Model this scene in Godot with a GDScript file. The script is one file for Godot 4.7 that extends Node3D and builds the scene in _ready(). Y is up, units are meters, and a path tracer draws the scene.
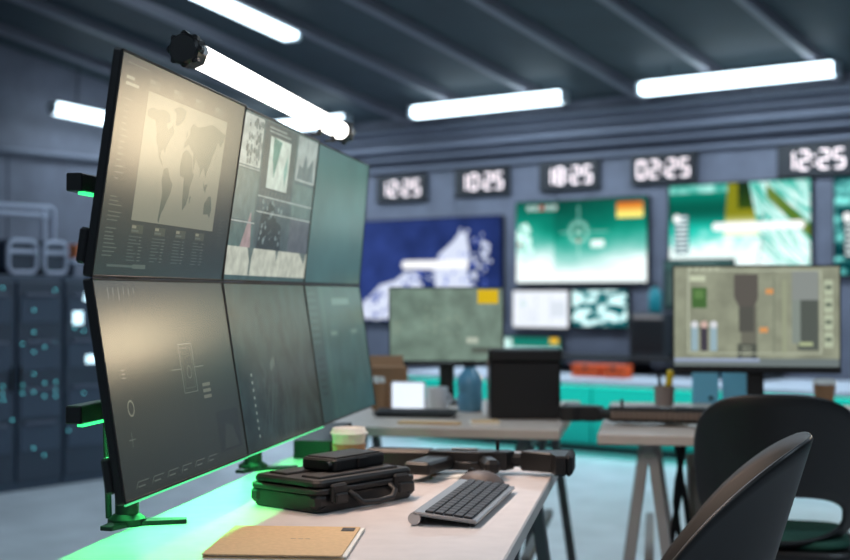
extends Node3D
# Control room with a six-screen workstation. World: x runs along the far wall, -z towards it, y up, metres.
const EYE := 1.15            # height of the lens
const HZ := 295.0            # picture row of the horizon
const FP := 1300.0           # focal length in pixels of the 850 x 560 frame
const YAW := 37.0            # the lens looks this many degrees left of the far wall's normal
const DYAW := 26.97          # turn of the desks
const FAR := 9.23            # far wall
const LEFT := -8.7
const RIGHT := 4.2
const NEAR := 4.6
const DESK := 0.74
const SLOPE := 0.157         # fall of the roof towards the far wall
var M := {}
var taken := {}
var rng := RandomNumberGenerator.new()

# ---------------------------------------------------------------- places
func cam_to_world(x: float, h: float, z: float) -> Vector3:
	var s := sin(deg_to_rad(YAW)); var c := cos(deg_to_rad(YAW))
	return Vector3(x * c - z * s, h, -(x * s + z * c))
func at(px: float, py: float, z: float) -> Vector3:
	return cam_to_world((px - 425.0) / FP * z, EYE + (HZ - py) / FP * z, z)
func on_level(px: float, py: float, h: float) -> Vector3:
	return at(px, py, FP * (EYE - h) / (py - HZ))
func on_far(px: float, py: float, f := FAR) -> Vector3:
	var k := (px - 425.0) / FP
	return at(px, py, f / (k * sin(deg_to_rad(YAW)) + cos(deg_to_rad(YAW))))
func on_side(px: float, py: float, x: float) -> Vector3:
	var k := (px - 425.0) / FP
	return at(px, py, x / (k * cos(deg_to_rad(YAW)) - sin(deg_to_rad(YAW))))
func desk_at(u: float, v: float, h: float) -> Vector3:      # u away along the desk, v to its right
	var a := deg_to_rad(YAW - DYAW)
	return cam_to_world(u * sin(a) + v * cos(a), h, u * cos(a) - v * sin(a))
func roof(z: float) -> float:
	return 2.75 + SLOPE * (8.3 + z)

# ---------------------------------------------------------------- nodes
func numbered(called: String) -> String:
	taken[called] = taken.get(called, -1) + 1
	return called if taken[called] == 0 else "%s_%03d" % [called, taken[called]]
func tag(o: Node, label: String, category: String, group := "") -> void:
	o.set_meta("label", label); o.set_meta("category", category)
	if group != "": o.set_meta("group", group)
func thing(called: String, label: String, category: String, where: Vector3, turn := 0.0, group := "") -> Node3D:
	var o := Node3D.new(); o.name = numbered(called); add_child(o)
	o.position = where; o.rotation.y = deg_to_rad(turn); tag(o, label, category, group)
	return o
func part(parent: Node, called: String, mesh: Mesh, m: Material) -> MeshInstance3D:
	var o := MeshInstance3D.new(); o.name = called; o.mesh = mesh; o.material_override = m
	parent.add_child(o, true)
	return o
func struct(called: String, mesh: Mesh, m: Material) -> MeshInstance3D:
	var o := part(self, called, mesh, m); o.set_meta("kind", "structure"); return o

# ---------------------------------------------------------------- shapes
func st_new(smooth := false) -> SurfaceTool:
	var st := SurfaceTool.new(); st.begin(Mesh.PRIMITIVE_TRIANGLES); st.set_smooth_group(0 if smooth else -1)
	return st
func tri(st: SurfaceTool, a: Vector3, b: Vector3, c: Vector3, out: Vector3) -> void:
	if (a - c).cross(a - b).dot(out) < 0.0:
		var t := b; b = c; c = t
	st.add_vertex(a); st.add_vertex(b); st.add_vertex(c)
func quad(st: SurfaceTool, a: Vector3, b: Vector3, c: Vector3, d: Vector3, out: Vector3) -> void:
	tri(st, a, b, c, out); tri(st, a, c, d, out)
func done(st: SurfaceTool) -> ArrayMesh:
	st.generate_normals(); return st.commit()
func bx(st: SurfaceTool, c: Vector3, s: Vector3, b := 0.0, bs := Basis()) -> void:
	var h := s / 2.0
	b = minf(b, minf(h.x, minf(h.y, h.z)) * 0.9)
	var P := func(v: Vector3) -> Vector3: return c + bs * v
	for ax in 3:
		var a1 := (ax + 1) % 3; var a2 := (ax + 2) % 3
		for sg in [-1.0, 1.0]:
			var p := []
			for k in [[-1, -1], [1, -1], [1, 1], [-1, 1]]:
				var v := Vector3(); v[ax] = sg * h[ax]; v[a1] = k[0] * (h[a1] - b); v[a2] = k[1] * (h[a2] - b)
				p.append(P.call(v))
			var o := Vector3(); o[ax] = sg
			quad(st, p[0], p[1], p[2], p[3], bs * o)
	if b <= 0.0: return
	for ax in 3:
		var a1 := (ax + 1) % 3; var a2 := (ax + 2) % 3
		for s1 in [-1.0, 1.0]:
			for s2 in [-1.0, 1.0]:
				var p := []
				for k in [[-1.0, 0], [1.0, 0], [1.0, 1], [-1.0, 1]]:
					var v := Vector3(); v[ax] = k[0] * (h[ax] - b)
					v[a1] = s1 * (h[a1] - (b if k[1] == 1 else 0.0)); v[a2] = s2 * (h[a2] - (0.0 if k[1] == 1 else b))
					p.append(P.call(v))
				var o := Vector3(); o[a1] = s1; o[a2] = s2
				quad(st, p[0], p[1], p[2], p[3], bs * o)
	for sx in [-1.0, 1.0]:
		for sy in [-1.0, 1.0]:
			for sz in [-1.0, 1.0]:
				var s3 := Vector3(sx, sy, sz)
				var i := h - Vector3(b, b, b)
				tri(st, P.call(s3 * Vector3(h.x, i.y, i.z)), P.call(s3 * Vector3(i.x, h.y, i.z)), P.call(s3 * Vector3(i.x, i.y, h.z)), bs * s3)
func box(s: Vector3, c := Vector3.ZERO, b := 0.003, bs := Basis()) -> ArrayMesh:
	var st := st_new(); bx(st, c, s, b, bs); return done(st)
func frame_of(d: Vector3) -> Basis:                          # basis whose y is d
	var y := d.normalized(); var x := y.cross(Vector3.UP if absf(y.y) < 0.95 else Vector3.RIGHT).normalized()
	return Basis(x, y, x.cross(y))
func tube(st: SurfaceTool, pts: Array, r, n := 10, closed := false, cap := true) -> void:   # r: a number, or one per point
	var rings := []
	var last := pts.size() - 1
	for i in pts.size():
		var a: Vector3 = pts[(i - 1 + pts.size()) % pts.size()] if closed else pts[maxi(i - 1, 0)]
		var c: Vector3 = pts[(i + 1) % pts.size()] if closed else pts[mini(i + 1, last)]
		var f := frame_of(c - a)
		if i > 0 and rings.size():
			var px: Vector3 = rings[-1][1]
			var y := f.y; var x := (px - y * px.dot(y)).normalized(); f = Basis(x, y, x.cross(y))
		var rr: float = r[i] if r is Array else r
		var ring := []
		for k in n:
			var t := TAU * k / n
			ring.append(pts[i] + (f.x * cos(t) + f.z * sin(t)) * rr)
		rings.append([ring, f.x])
	for i in (pts.size() if closed else last):
		var A: Array = rings[i][0]; var B: Array = rings[(i + 1) % pts.size()][0]
		var m: Vector3 = (pts[i] + pts[(i + 1) % pts.size()]) / 2.0
		for k in n:
			var j := (k + 1) % n
			quad(st, A[k], A[j], B[j], B[k], (A[k] + B[j]) / 2.0 - m)
	if cap and not closed:
		st.set_smooth_group(-1)
		for e in [0, last]:
			var R: Array = rings[e][0]
			var o: Vector3 = pts[e] - pts[1 if e == 0 else last - 1]
			for k in n: tri(st, pts[e], R[k], R[(k + 1) % n], o)
		st.set_smooth_group(0)
func rod(pts: Array, r, n := 10, closed := false) -> ArrayMesh:
	var st := st_new(true); tube(st, pts, r, n, closed); return done(st)
func lathe(st: SurfaceTool, prof: Array, n := 24, o := Vector3.ZERO, bs := Basis(), group := 0) -> void:   # prof: Vector2(radius, height), bottom up on the outside
	for i in prof.size() - 1:
		st.set_smooth_group(group + i if group > 0 else 0)
		var a: Vector2 = prof[i]; var b: Vector2 = prof[i + 1]
		var nrm := Vector2(b.y - a.y, a.x - b.x)
		for k in n:
			var t0 := TAU * k / n; var t1 := TAU * (k + 1) / n; var tm := (t0 + t1) / 2
			var p := func(q: Vector2, t: float) -> Vector3: return o + bs * Vector3(q.x * cos(t), q.y, q.x * sin(t))
			var out := bs * Vector3(nrm.x * cos(tm), nrm.y, nrm.x * sin(tm))
			if a.x > 0.0001: tri(st, p.call(a, t0), p.call(a, t1), p.call(b, t1), out)
			if b.x > 0.0001: tri(st, p.call(a, t0), p.call(b, t1), p.call(b, t0), out)
func turned(prof: Array, n := 24, o := Vector3.ZERO, bs := Basis(), flat := true) -> ArrayMesh:
	var st := st_new(true); lathe(st, prof, n, o, bs, 1 if flat else 0); return done(st)
func rrect(w: float, h: float, r: float, n := 5, c := Vector2.ZERO) -> PackedVector2Array:
	var p := PackedVector2Array()
	for q in [[1, 1, 0], [-1, 1, 1], [-1, -1, 2], [1, -1, 3]]:
		for k in n + 1:
			var t: float = PI / 2 * (q[2] + float(k) / n)
			p.append(c + Vector2(q[0] * (w / 2 - r) + r * cos(t), q[1] * (h / 2 - r) + r * sin(t)))
	return p
func slab(st: SurfaceTool, poly: PackedVector2Array, d: float, o := Vector3.ZERO, bs := Basis(), bev := 0.0) -> void:   # poly in x, y; from z = -d/2 to d/2, front edge chamfered by bev
	var cen := Vector2()
	for p in poly: cen += p / poly.size()
	var inner := PackedVector2Array()
	for p in poly:
		inner.append(p - (p - cen).normalized() * bev)
	var ix := Geometry2D.triangulate_polygon(poly)
	for i in range(0, ix.size(), 3):
		for s in [-1.0, 1.0]:
			var P := inner if bev > 0 else poly
			var v := []
			for k in 3: v.append(o + bs * Vector3(P[ix[i + k]].x, P[ix[i + k]].y, s * d / 2))
			tri(st, v[0], v[1], v[2], bs * Vector3(0, 0, s))
	var area := 0.0
	for i in poly.size(): area += poly[i].cross(poly[(i + 1) % poly.size()])
	for i in poly.size():
		var j := (i + 1) % poly.size()
		var e := (poly[j] - poly[i]) * signf(area)
		var out := Vector3(e.y, -e.x, 0)
		var zb := d / 2 - bev
		quad(st, o + bs * Vector3(poly[i].x, poly[i].y, -zb), o + bs * Vector3(poly[j].x, poly[j].y, -zb), o + bs * Vector3(poly[j].x, poly[j].y, zb), o + bs * Vector3(poly[i].x, poly[i].y, zb), bs * out)
		if bev > 0:
			for s in [-1.0, 1.0]:
				quad(st, o + bs * Vector3(poly[i].x, poly[i].y, s * zb), o + bs * Vector3(poly[j].x, poly[j].y, s * zb), o + bs * Vector3(inner[j].x, inner[j].y, s * d / 2), o + bs * Vector3(inner[i].x, inner[i].y, s * d / 2), bs * (out.normalized() + Vector3(0, 0, s)))
func plate(poly: PackedVector2Array, d: float, o := Vector3.ZERO, bs := Basis(), bev := 0.0) -> ArrayMesh:
	var st := st_new(); slab(st, poly, d, o, bs, bev); return done(st)
func pane(w: float, h: float, o: Vector3) -> ArrayMesh:       # a picture surface facing +z, its lower middle at o
	var st := st_new()
	var n := Vector3(0, 0, 1)
	var c := [Vector3(-w / 2, 0, 0) + o, Vector3(-w / 2, h, 0) + o, Vector3(w / 2, h, 0) + o, Vector3(w / 2, 0, 0) + o]
	var t := [Vector2(0, 1), Vector2(0, 0), Vector2(1, 0), Vector2(1, 1)]
	for k in [0, 1, 2, 0, 2, 3]:
		st.set_normal(n); st.set_uv(t[k]); st.add_vertex(c[k])
	return st.commit()
const FLAT := Basis(Vector3(1, 0, 0), Vector3(0, 0, -1), Vector3(0, 1, 0))     # x, y of a slab laid down: y of the outline points to -z

# ---------------------------------------------------------------- materials
func c8(r: float, g: float, b: float) -> Color: return Color(r / 255.0, g / 255.0, b / 255.0)
func mat(c: Color, rough := 0.6, metal := 0.0, spec := 0.5) -> StandardMaterial3D:
	var m := StandardMaterial3D.new(); m.albedo_color = c; m.roughness = rough; m.metallic = metal; m.metallic_specular = spec
	return m
func grain(m: StandardMaterial3D, size: float, lo: float, hi: float, seed_ := 1, freq := 0.02, bump := 0.0) -> StandardMaterial3D:
	var n := FastNoiseLite.new(); n.seed = seed_; n.frequency = freq; n.fractal_octaves = 5
	var im := n.get_seamless_image(256, 256); im.convert(Image.FORMAT_RGB8)
	if bump > 0.0:
		m.heightmap_enabled = true; m.heightmap_scale = bump; m.heightmap_texture = ImageTexture.create_from_image(im)
	var d := im.get_data()
	for i in d.size(): d[i] = int(255.0 * lerpf(lo, hi, d[i] / 255.0))
	m.albedo_texture = ImageTexture.create_from_image(Image.create_from_data(256, 256, false, Image.FORMAT_RGB8, d))
	m.uv1_triplanar = true; m.uv1_world_triplanar = true; m.uv1_scale = Vector3.ONE / size
	return m
func glow(c: Color, e: float) -> StandardMaterial3D:
	var m := mat(c, 0.4); m.emission_enabled = true; m.emission = c; m.emission_energy_multiplier = e; return m
func screen_mat(im: Image, e: float, rough: float, base := Color(0.03, 0.034, 0.035), spec := 0.5) -> StandardMaterial3D:
	var m := mat(base, rough, 0.0, spec); m.emission_enabled = true; m.emission = Color.BLACK; m.emission_energy_multiplier = e
	m.emission_texture = ImageTexture.create_from_image(im); return m
func area(where: Vector3, towards: Vector3, size: Vector2, c: Color, e: float, called: String, x_axis := Vector3.ZERO) -> void:
	var l := AreaLight3D.new(); l.name = called; l.area_size = size; l.light_color = c; l.light_energy = e; l.area_normalize_energy = true
	l.shadow_enabled = true; l.set("area_range", 30.0)
	var z := -towards.normalized()
	var x := x_axis.normalized() if x_axis != Vector3.ZERO else (Vector3.UP.cross(z).normalized() if absf(z.y) < 0.95 else Vector3.RIGHT)
	x = (x - z * x.dot(z)).normalized()
	l.transform = Transform3D(Basis(x, z.cross(x), z), where)
	add_child(l, true)

# ---------------------------------------------------------------- pictures on screens
func canvas(w: int, h: int, c: Color) -> Image:
	var im := Image.create(w, h, false, Image.FORMAT_RGB8); im.fill(c); return im
func rect(im: Image, x: float, y: float, w: float, h: float, c: Color) -> void:
	im.fill_rect(Rect2i(roundi(x), roundi(y), maxi(1, roundi(w)), maxi(1, roundi(h))), c)
func frame(im: Image, x: float, y: float, w: float, h: float, c: Color) -> void:
	rect(im, x, y, w, 2, c); rect(im, x, y + h, w, 2, c); rect(im, x, y, 3, h, c); rect(im, x + w, y, 3, h + 2, c)
func poly(im: Image, pts: Array, c: Color) -> void:
	var y0 := 1e9; var y1 := -1e9
	for p in pts: y0 = minf(y0, p.y); y1 = maxf(y1, p.y)
	for y in range(maxi(0, floori(y0)), mini(im.get_height(), ceili(y1) + 1)):
		var xs := []
		for i in pts.size():
			var a: Vector2 = pts[i]; var b: Vector2 = pts[(i + 1) % pts.size()]
			if (a.y <= y) != (b.y <= y): xs.append(a.x + (y - a.y) / (b.y - a.y) * (b.x - a.x))
		xs.sort()
		for k in range(0, xs.size() - 1, 2): im.fill_rect(Rect2i(roundi(xs[k]), y, maxi(1, roundi(xs[k + 1] - xs[k])), 1), c)
func line(im: Image, a: Vector2, b: Vector2, c: Color, t := 2.0) -> void:
	var n := (b - a).orthogonal().normalized() * t / 2
	if t <= 1.0:
		var s := int(maxf(absf(b.x - a.x), absf(b.y - a.y))) + 1
		for k in s + 1:
			var p := a.lerp(b, float(k) / s); rect(im, p.x, p.y, 1, 1, c)
	else: poly(im, [a + n, b + n, b - n, a - n], c)
func disc(im: Image, o: Vector2, r: float, c: Color) -> void:
	var p := []
	for k in 20: p.append(o + Vector2.from_angle(TAU * k / 20) * r)
	poly(im, p, c)
func ring(im: Image, o: Vector2, r: float, c: Color) -> void:
	for k in 40: line(im, o + Vector2.from_angle(TAU * k / 40) * r, o + Vector2.from_angle(TAU * (k + 1) / 40) * r, c)
func script_lines(im: Image, x: float, y: float, w: float, n: int, dy: float, c: Color, hh := 1.0) -> void:
	for k in n: rect(im, x, y + k * dy, w * rng.randf_range(0.45, 1.0), hh, c)
const LANDS := [   # rough outlines, degrees east and north
	[-168, 66, -150, 71, -128, 70, -110, 73, -95, 72, -82, 70, -78, 62, -92, 58, -86, 55, -80, 52, -66, 60, -56, 52, -65, 45, -75, 38, -81, 30, -81, 25, -90, 30, -97, 26, -97, 20, -88, 16, -83, 10, -79, 8, -87, 12, -96, 15, -106, 22, -112, 30, -122, 37, -125, 48, -135, 58, -152, 59, -165, 60],
	[-55, 60, -43, 60, -22, 70, -18, 80, -40, 83, -60, 80, -70, 77, -58, 74], [-78, 8, -62, 11, -50, 0, -35, -7, -39, -18, -48, -26, -57, -36, -65, -42, -70, -54, -75, -50, -72, -32, -71, -18, -81, -5],
	[-10, 37, -9, 43, -2, 48, 5, 53, 10, 58, 6, 62, 18, 70, 40, 67, 68, 70, 80, 73, 105, 77, 140, 73, 178, 69, 165, 60, 156, 52, 142, 58, 136, 50, 128, 40, 122, 38, 121, 30, 108, 20, 104, 10, 98, 15, 91, 22, 80, 14, 77, 8, 72, 20, 58, 25, 50, 29, 44, 13, 36, 27, 35, 36, 27, 37, 22, 38, 14, 45, 17, 39, 10, 44, 0, 40],
	[-16, 15, -10, 32, 0, 36, 11, 36, 31, 31, 43, 12, 51, 11, 40, -5, 39, -18, 32, -28, 20, -35, 14, -20, 9, 4, -8, 5], [114, -22, 122, -17, 130, -12, 142, -11, 153, -27, 148, -38, 138, -34, 117, -35], [44, -16, 50, -16, 47, -25, 44, -24], [96, 5, 104, -5, 112, -8, 118, 2, 112, 3, 105, 0], [-6, 50, 1, 52, -3, 58, -6, 57], [131, 32, 140, 36, 143, 43, 138, 37]]
func world_map(im: Image, x: float, y: float, w: float, h: float, c: Color) -> void:
	for L in LANDS:
		var p := []
		for k in range(0, L.size(), 2): p.append(Vector2(x + (L[k] + 180.0) / 360.0 * w, y + (84.0 - L[k + 1]) / 144.0 * h))
		poly(im, p, c)
func noisy(im: Image, amount: float, freq: float, seed_: int) -> void:
	var n := FastNoiseLite.new(); n.seed = seed_; n.frequency = freq; n.fractal_octaves = 4
	for y in im.get_height():
		for x in im.get_width():
			var c := im.get_pixel(x, y); var k := 1.0 + amount * n.get_noise_2d(x, y)
			im.set_pixel(x, y, Color(c.r * k, c.g * k, c.b * k))
func paint(w: int, h: int, f: Callable) -> Image:
	var im := Image.create(w, h, false, Image.FORMAT_RGB8)
	for y in h:
		for x in w: im.set_pixel(x, y, f.call(float(x) / w, float(y) / h))
	return im

func picture(which: String) -> Image:
	rng.seed = hash(which)
	var im: Image
	match which:
		"map":
			var dim := c8(84, 92, 86)
			im = canvas(768, 432, c8(44, 52, 52))
			var land := c8(68, 80, 72)
			rect(im, 150, 54, 500, 264, c8(118, 120, 106))
			for k in 9: rect(im, 150 + k * 56, 54, 1, 264, c8(110, 113, 100))
			world_map(im, 140, 58, 520, 270, land)
			for k in 4:
				rect(im, 150 + k * 135, 30, 58, 18, c8(62, 70, 66)); rect(im, 150 + k * 135, 30, 30, 8, dim)
			rect(im, 32, 40, 40, 6, c8(140, 145, 130)); rect(im, 32, 52, 66, 6, c8(140, 145, 130)); rect(im, 32, 14, 110, 2, dim)
			script_lines(im, 38, 84, 40, 14, 12, dim, 2)
			for b in [276, 306, 338, 360]: script_lines(im, 30, b, 70, 3 if b < 340 else 5, 8, dim, 2)
			for k in 4:
				rect(im, 158 + k * 126, 326, 62, 18, c8(66, 72, 64)); rect(im, 160 + k * 126, 328, 22, 6, c8(120, 120, 104)); rect(im, 160 + k * 126, 337, 36, 4, dim)
				script_lines(im, 150 + k * 126, 350, 60, 8, 7, c8(72, 82, 78), 2); script_lines(im, 206 + k * 126, 350, 22, 8, 7, dim, 2)
			script_lines(im, 690, 70, 40, 36, 8, c8(60, 68, 66), 2)
			rect(im, 60, 410, 180, 5, c8(76, 86, 82)); rect(im, 190, 408, 70, 9, c8(80, 90, 84))
		"feeds":
			im = canvas(768, 432, c8(70, 88, 90))
			var sp := c8(150, 160, 156)
			var cells := [[8, 6, 190, 130, c8(168, 176, 170)], [8, 146, 190, 130, c8(92, 110, 108)], [8, 286, 190, 60, c8(74, 98, 96)], [216, 6, 310, 196, c8(62, 70, 72)], [216, 208, 310, 138, c8(64, 80, 84)], [544, 6, 216, 130, c8(150, 160, 158)], [544, 146, 216, 96, c8(84, 106, 104)], [544, 250, 216, 96, c8(74, 82, 90)]]
			for c in cells: rect(im, c[0], c[1], c[2], c[3], c[4])
			for k in 70: disc(im, Vector2(rng.randf_range(70, 190), rng.randf_range(14, 126)), rng.randf_range(2, 11), c8(72, 84, 84).lerp(c8(120, 130, 126), rng.randf()))
			rect(im, 270, 40, 200, 140, c8(184, 196, 186))
			poly(im, [Vector2(300, 40), Vector2(380, 46), Vector2(360, 92), Vector2(330, 150), Vector2(306, 100)], c8(84, 128, 116))
			poly(im, [Vector2(420, 120), Vector2(452, 70), Vector2(462, 120), Vector2(440, 165)], c8(120, 156, 146))
			script_lines(im, 250, 16, 220, 2, 10, sp, 3)
			poly(im, [Vector2(560, 130), Vector2(580, 86), Vector2(610, 96), Vector2(640, 50), Vector2(668, 92), Vector2(720, 60), Vector2(744, 130)], c8(86, 100, 104))
			for k in 9: rect(im, 230 + k * 32, 186, 20, 34, c8(76, 86, 88))
			poly(im, [Vector2(240, 346), Vector2(262, 250), Vector2(300, 232), Vector2(330, 214), Vector2(372, 226), Vector2(400, 260), Vector2(452, 276), Vector2(470, 346)], c8(34, 48, 52))
			for k in 40: disc(im, Vector2(rng.randf_range(250, 460), rng.randf_range(214, 330)), rng.randf_range(2, 8), c8(110, 128, 130))
			poly(im, [Vector2(100, 346), Vector2(168, 250), Vector2(190, 346)], c8(150, 132, 132))
			for k in 14: rect(im, 550 + k * 15, 252, 5, 92, c8(90, 98, 106))
			rect(im, 0, 346, 768, 74, c8(176, 180, 166)); rect(im, 0, 420, 768, 12, c8(60, 84, 84))
			poly(im, [Vector2(170, 346), Vector2(226, 346), Vector2(212, 372), Vector2(206, 418), Vector2(194, 418), Vector2(196, 380)], c8(88, 104, 100))
			poly(im, [Vector2(430, 346), Vector2(460, 346), Vector2(446, 378)], c8(96, 110, 106)); poly(im, [Vector2(680, 346), Vector2(760, 346), Vector2(742, 376), Vector2(712, 362)], c8(96, 110, 106))
			for y in [139, 279, 203, 245]: rect(im, 0 if y in [139, 279] else 210, y, 205 if y in [139, 279] else 555, 4, sp)
			noisy(im, 0.16, 0.02, 4)
		"plain":
			im = canvas(384, 216, c8(58, 94, 96))
			noisy(im, 0.12, 0.006, 9)
		"radar":
			im = canvas(768, 432, c8(46, 52, 50))
			var f := c8(86, 92, 86)
			for k in 6: rect(im, 62 + k * 26, 14, 3, rng.randf_range(10, 26), f)
			frame(im, 400, 140, 84, 110, f); frame(im, 412, 150, 60, 90, c8(64, 70, 66)); line(im, Vector2(442, 40), Vector2(442, 140), c8(60, 66, 62)); line(im, Vector2(442, 250), Vector2(442, 370), c8(60, 66, 62))
			line(im, Vector2(340, 196), Vector2(400, 196), f); line(im, Vector2(484, 196), Vector2(548, 196), f)
			ring(im, Vector2(448, 205), 14, f)
			ring(im, Vector2(92, 258), 16, c8(110, 112, 100)); ring(im, Vector2(92, 258), 14, c8(110, 112, 100)); script_lines(im, 70, 180, 26, 3, 8, f, 2)
			line(im, Vector2(60, 320), Vector2(92, 320), f); line(im, Vector2(76, 304), Vector2(76, 336), f)
			for k in 3: rect(im, 520, 236 + k * 14, 52, 8, c8(96, 98, 88))
			rect(im, 580, 310, 160, 96, c8(40, 46, 46)); poly(im, [Vector2(610, 400), Vector2(640, 340), Vector2(690, 350), Vector2(720, 400)], c8(50, 56, 54))
			for k in 6:
				line(im, Vector2(60 + k * 84, 416), Vector2(72 + k * 84, 404), f); line(im, Vector2(72 + k * 84, 404), Vector2(128 + k * 84, 404), f); script_lines(im, 72 + k * 84, 412, 40, 1, 5, f, 3)
		"chart":
			im = canvas(768, 432, c8(40, 53, 53))
			noisy(im, 0.3, 0.008, 12)
			var f := c8(66, 84, 82)
			ring(im, Vector2(300, 160), 90, c8(54, 70, 68)); ring(im, Vector2(300, 160), 130, c8(48, 64, 62))
			for k in 60:
				var p := Vector2(rng.randf_range(150, 720), rng.randf_range(60, 260)); line(im, p, p + Vector2(rng.randf_range(-24, 24), rng.randf_range(8, 40)), f)
			for k in 18:
				var p := Vector2(rng.randf_range(200, 600), rng.randf_range(240, 300)); line(im, p, p + Vector2(rng.randf_range(-160, 60), 150), c8(60, 78, 76))
			for k in 9: rect(im, 116, 236 + k * 20, 12, 8, c8(110, 122, 114))
			for k in 5: rect(im, 300 + k * 9, 216 - k * 4, 6, 26, c8(84, 98, 92))
			poly(im, [Vector2(420, 120), Vector2(470, 90), Vector2(480, 160), Vector2(440, 180)], c8(34, 44, 44))
		"panel":
			im = canvas(768, 432, c8(48, 78, 78))
			noisy(im, 0.15, 0.006, 19)
			rect(im, 0, 0, 150, 432, c8(42, 66, 68)); rect(im, 190, 0, 14, 432, c8(60, 90, 86))
			for k in 8: rect(im, 20, 20 + k * 22, 90, 9, c8(54, 80, 80))
			for k in 6: rect(im, 40, 228 + k * 22, 80, 12, c8(36, 56, 60))
			rect(im, 320, 40, 240, 22, c8(92, 120, 114)); rect(im, 250, 150, 90, 14, c8(84, 110, 104)); rect(im, 540, 150, 90, 14, c8(84, 110, 104))
			for k in 4: rect(im, 280 + k * 110, 330, 60, 3, c8(58, 88, 86))
		"sea":
			var n := FastNoiseLite.new(); n.seed = 5; n.frequency = 3.0
			im = paint(320, 180, func(x: float, y: float) -> Color:
				var k := n.get_noise_2d(x * 1.8, y)
				return Color(0.10, 0.16, 0.36).lerp(Color(0.19, 0.27, 0.55), clampf(0.55 - x * 0.4 + 0.5 * k, 0, 1)))
			var w := c8(214, 222, 242)
			poly(im, [Vector2(186, 130), Vector2(182, 100), Vector2(192, 62), Vector2(206, 52), Vector2(222, 40), Vector2(236, 24), Vector2(250, 26), Vector2(256, 60), Vector2(252, 96), Vector2(266, 124), Vector2(296, 128), Vector2(302, 178), Vector2(186, 178)], w)
			poly(im, [Vector2(4, 178), Vector2(8, 160), Vector2(40, 136), Vector2(62, 116), Vector2(96, 108), Vector2(120, 92), Vector2(146, 96), Vector2(150, 118), Vector2(110, 138), Vector2(84, 178)], w)
			for k in 130:
				var p := Vector2(rng.randf_range(236, 300), rng.randf_range(18, 132)) if k < 44 else Vector2(rng.randf_range(4, 180), 0)
				if k >= 44: p.y = 172 - p.x * 0.46 + rng.randf_range(-16, 34)
				disc(im, p, rng.randf_range(1.5, 6.5), w if rng.randf() < 0.7 else c8(70, 90, 170))
			for k in 50: disc(im, Vector2(rng.randf_range(186, 256), rng.randf_range(60, 178)), rng.randf_range(1, 4), c8(120, 140, 215))
			disc(im, Vector2(118, 80), 7.5, Color.WHITE); disc(im, Vector2(246, 80), 7.5, Color.WHITE); rect(im, 118, 73, 128, 15, Color.WHITE)      # white bar with round ends across the sea
		"target":
			var n := FastNoiseLite.new(); n.seed = 8; n.frequency = 2.2
			im = paint(320, 180, func(x: float, y: float) -> Color:
				var k := y + 0.34 * (x - 0.5) * (0.6 if x > 0.3 else -0.9) + 0.10 * n.get_noise_2d(x, y)
				var c := Color(0.0, 0.27, 0.22).lerp(Color(0.02, 0.55, 0.46), clampf(k * 2.1, 0, 1))
				return c.lerp(Color(0.96, 1.0, 1.0), smoothstep(0.36, 0.92, k)))
			for k in 26: disc(im, Vector2(rng.randf_range(4, 38), rng.randf_range(52, 132)), rng.randf_range(2, 8), c8(214, 255, 246))
			disc(im, Vector2(8, 94), 4, c8(200, 80, 80))
			ring(im, Vector2(158, 70), 20, c8(190, 235, 222)); ring(im, Vector2(158, 70), 21, c8(190, 235, 222)); ring(im, Vector2(158, 70), 26, c8(120, 200, 185)); rect(im, 152, 66, 12, 8, c8(190, 235, 222)); disc(im, Vector2(158, 88), 4, c8(200, 110, 100))
			line(im, Vector2(158, 12), Vector2(158, 44), c8(150, 215, 205), 2); line(im, Vector2(112, 70), Vector2(134, 70), c8(150, 215, 205), 2); line(im, Vector2(182, 70), Vector2(230, 70), c8(150, 215, 205), 2); line(im, Vector2(158, 94), Vector2(158, 124), c8(190, 235, 222), 2)
			rect(im, 188, 88, 32, 16, c8(235, 255, 250))
			for k in 5:
				for r in [4, 5]: ring(im, Vector2(34 + k * 16, 13), r, c8(225, 240, 238) if k != 2 else c8(230, 110, 110))
			for k in 34: rect(im, 250, 8 + k, 62, 1, c8(196, 82, 14).lerp(c8(252, 236, 120), clampf(k / 26.0, 0, 1)))
		"ridge":
			var n := FastNoiseLite.new(); n.seed = 21; n.frequency = 4.0; n.fractal_octaves = 5
			im = paint(320, 180, func(x: float, y: float) -> Color:
				var k := n.get_noise_2d(x * 1.6, y) * 0.5 + 0.5
				var c := Color(0.0, 0.5, 0.42).lerp(Color(0.0, 0.33, 0.27), smoothstep(0.05, 0.28, y)).lerp(Color(0.1, 0.74, 0.66), smoothstep(0.3, 0.55, y))
				c = c.lerp(Color(0.93, 1.0, 0.99), smoothstep(0.52, 0.8, y + 0.25 * (k - 0.5) + 0.12 * x))
				if y < 0.09: c = c.lerp(Color(0.75, 0.95, 0.92), clampf(k * 1.4 - 0.2, 0, 1))
				var e := x - 0.58 - 0.12 * y
				if e > 0.0:
					c = Color(0.06, 0.64, 0.55).lerp(Color(0.92, 1.0, 0.99), clampf(n.get_noise_2d((x - y * 0.55) * 9.0, y * 0.7 + 3.0) * 1.9 + 0.52 + y * 0.45, 0, 1))
					var b := absf(x - 0.66 - 0.62 * y + 0.02)
					if b < 0.05 and x > 0.7: c = c.lerp(Color(0.32, 0.40, 0.06), 0.85)
				elif x > 0.5 and y < 0.3: c = Color(0.06, 0.16, 0.08).lerp(Color(0.2, 0.3, 0.05), y * 3.0)
				elif x > 0.43 - y * 0.05 and y < 0.62: c = Color(0.5, 0.5, 0.08).lerp(Color(0.93, 0.96, 0.85), smoothstep(0.34, 0.52, y))
				return c)
			rect(im, 12, 62, 34, 84, c8(60, 96, 110))
			for k in 8: rect(im, 15, 66 + k * 10, 28, 5, c8(225, 240, 240))
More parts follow.
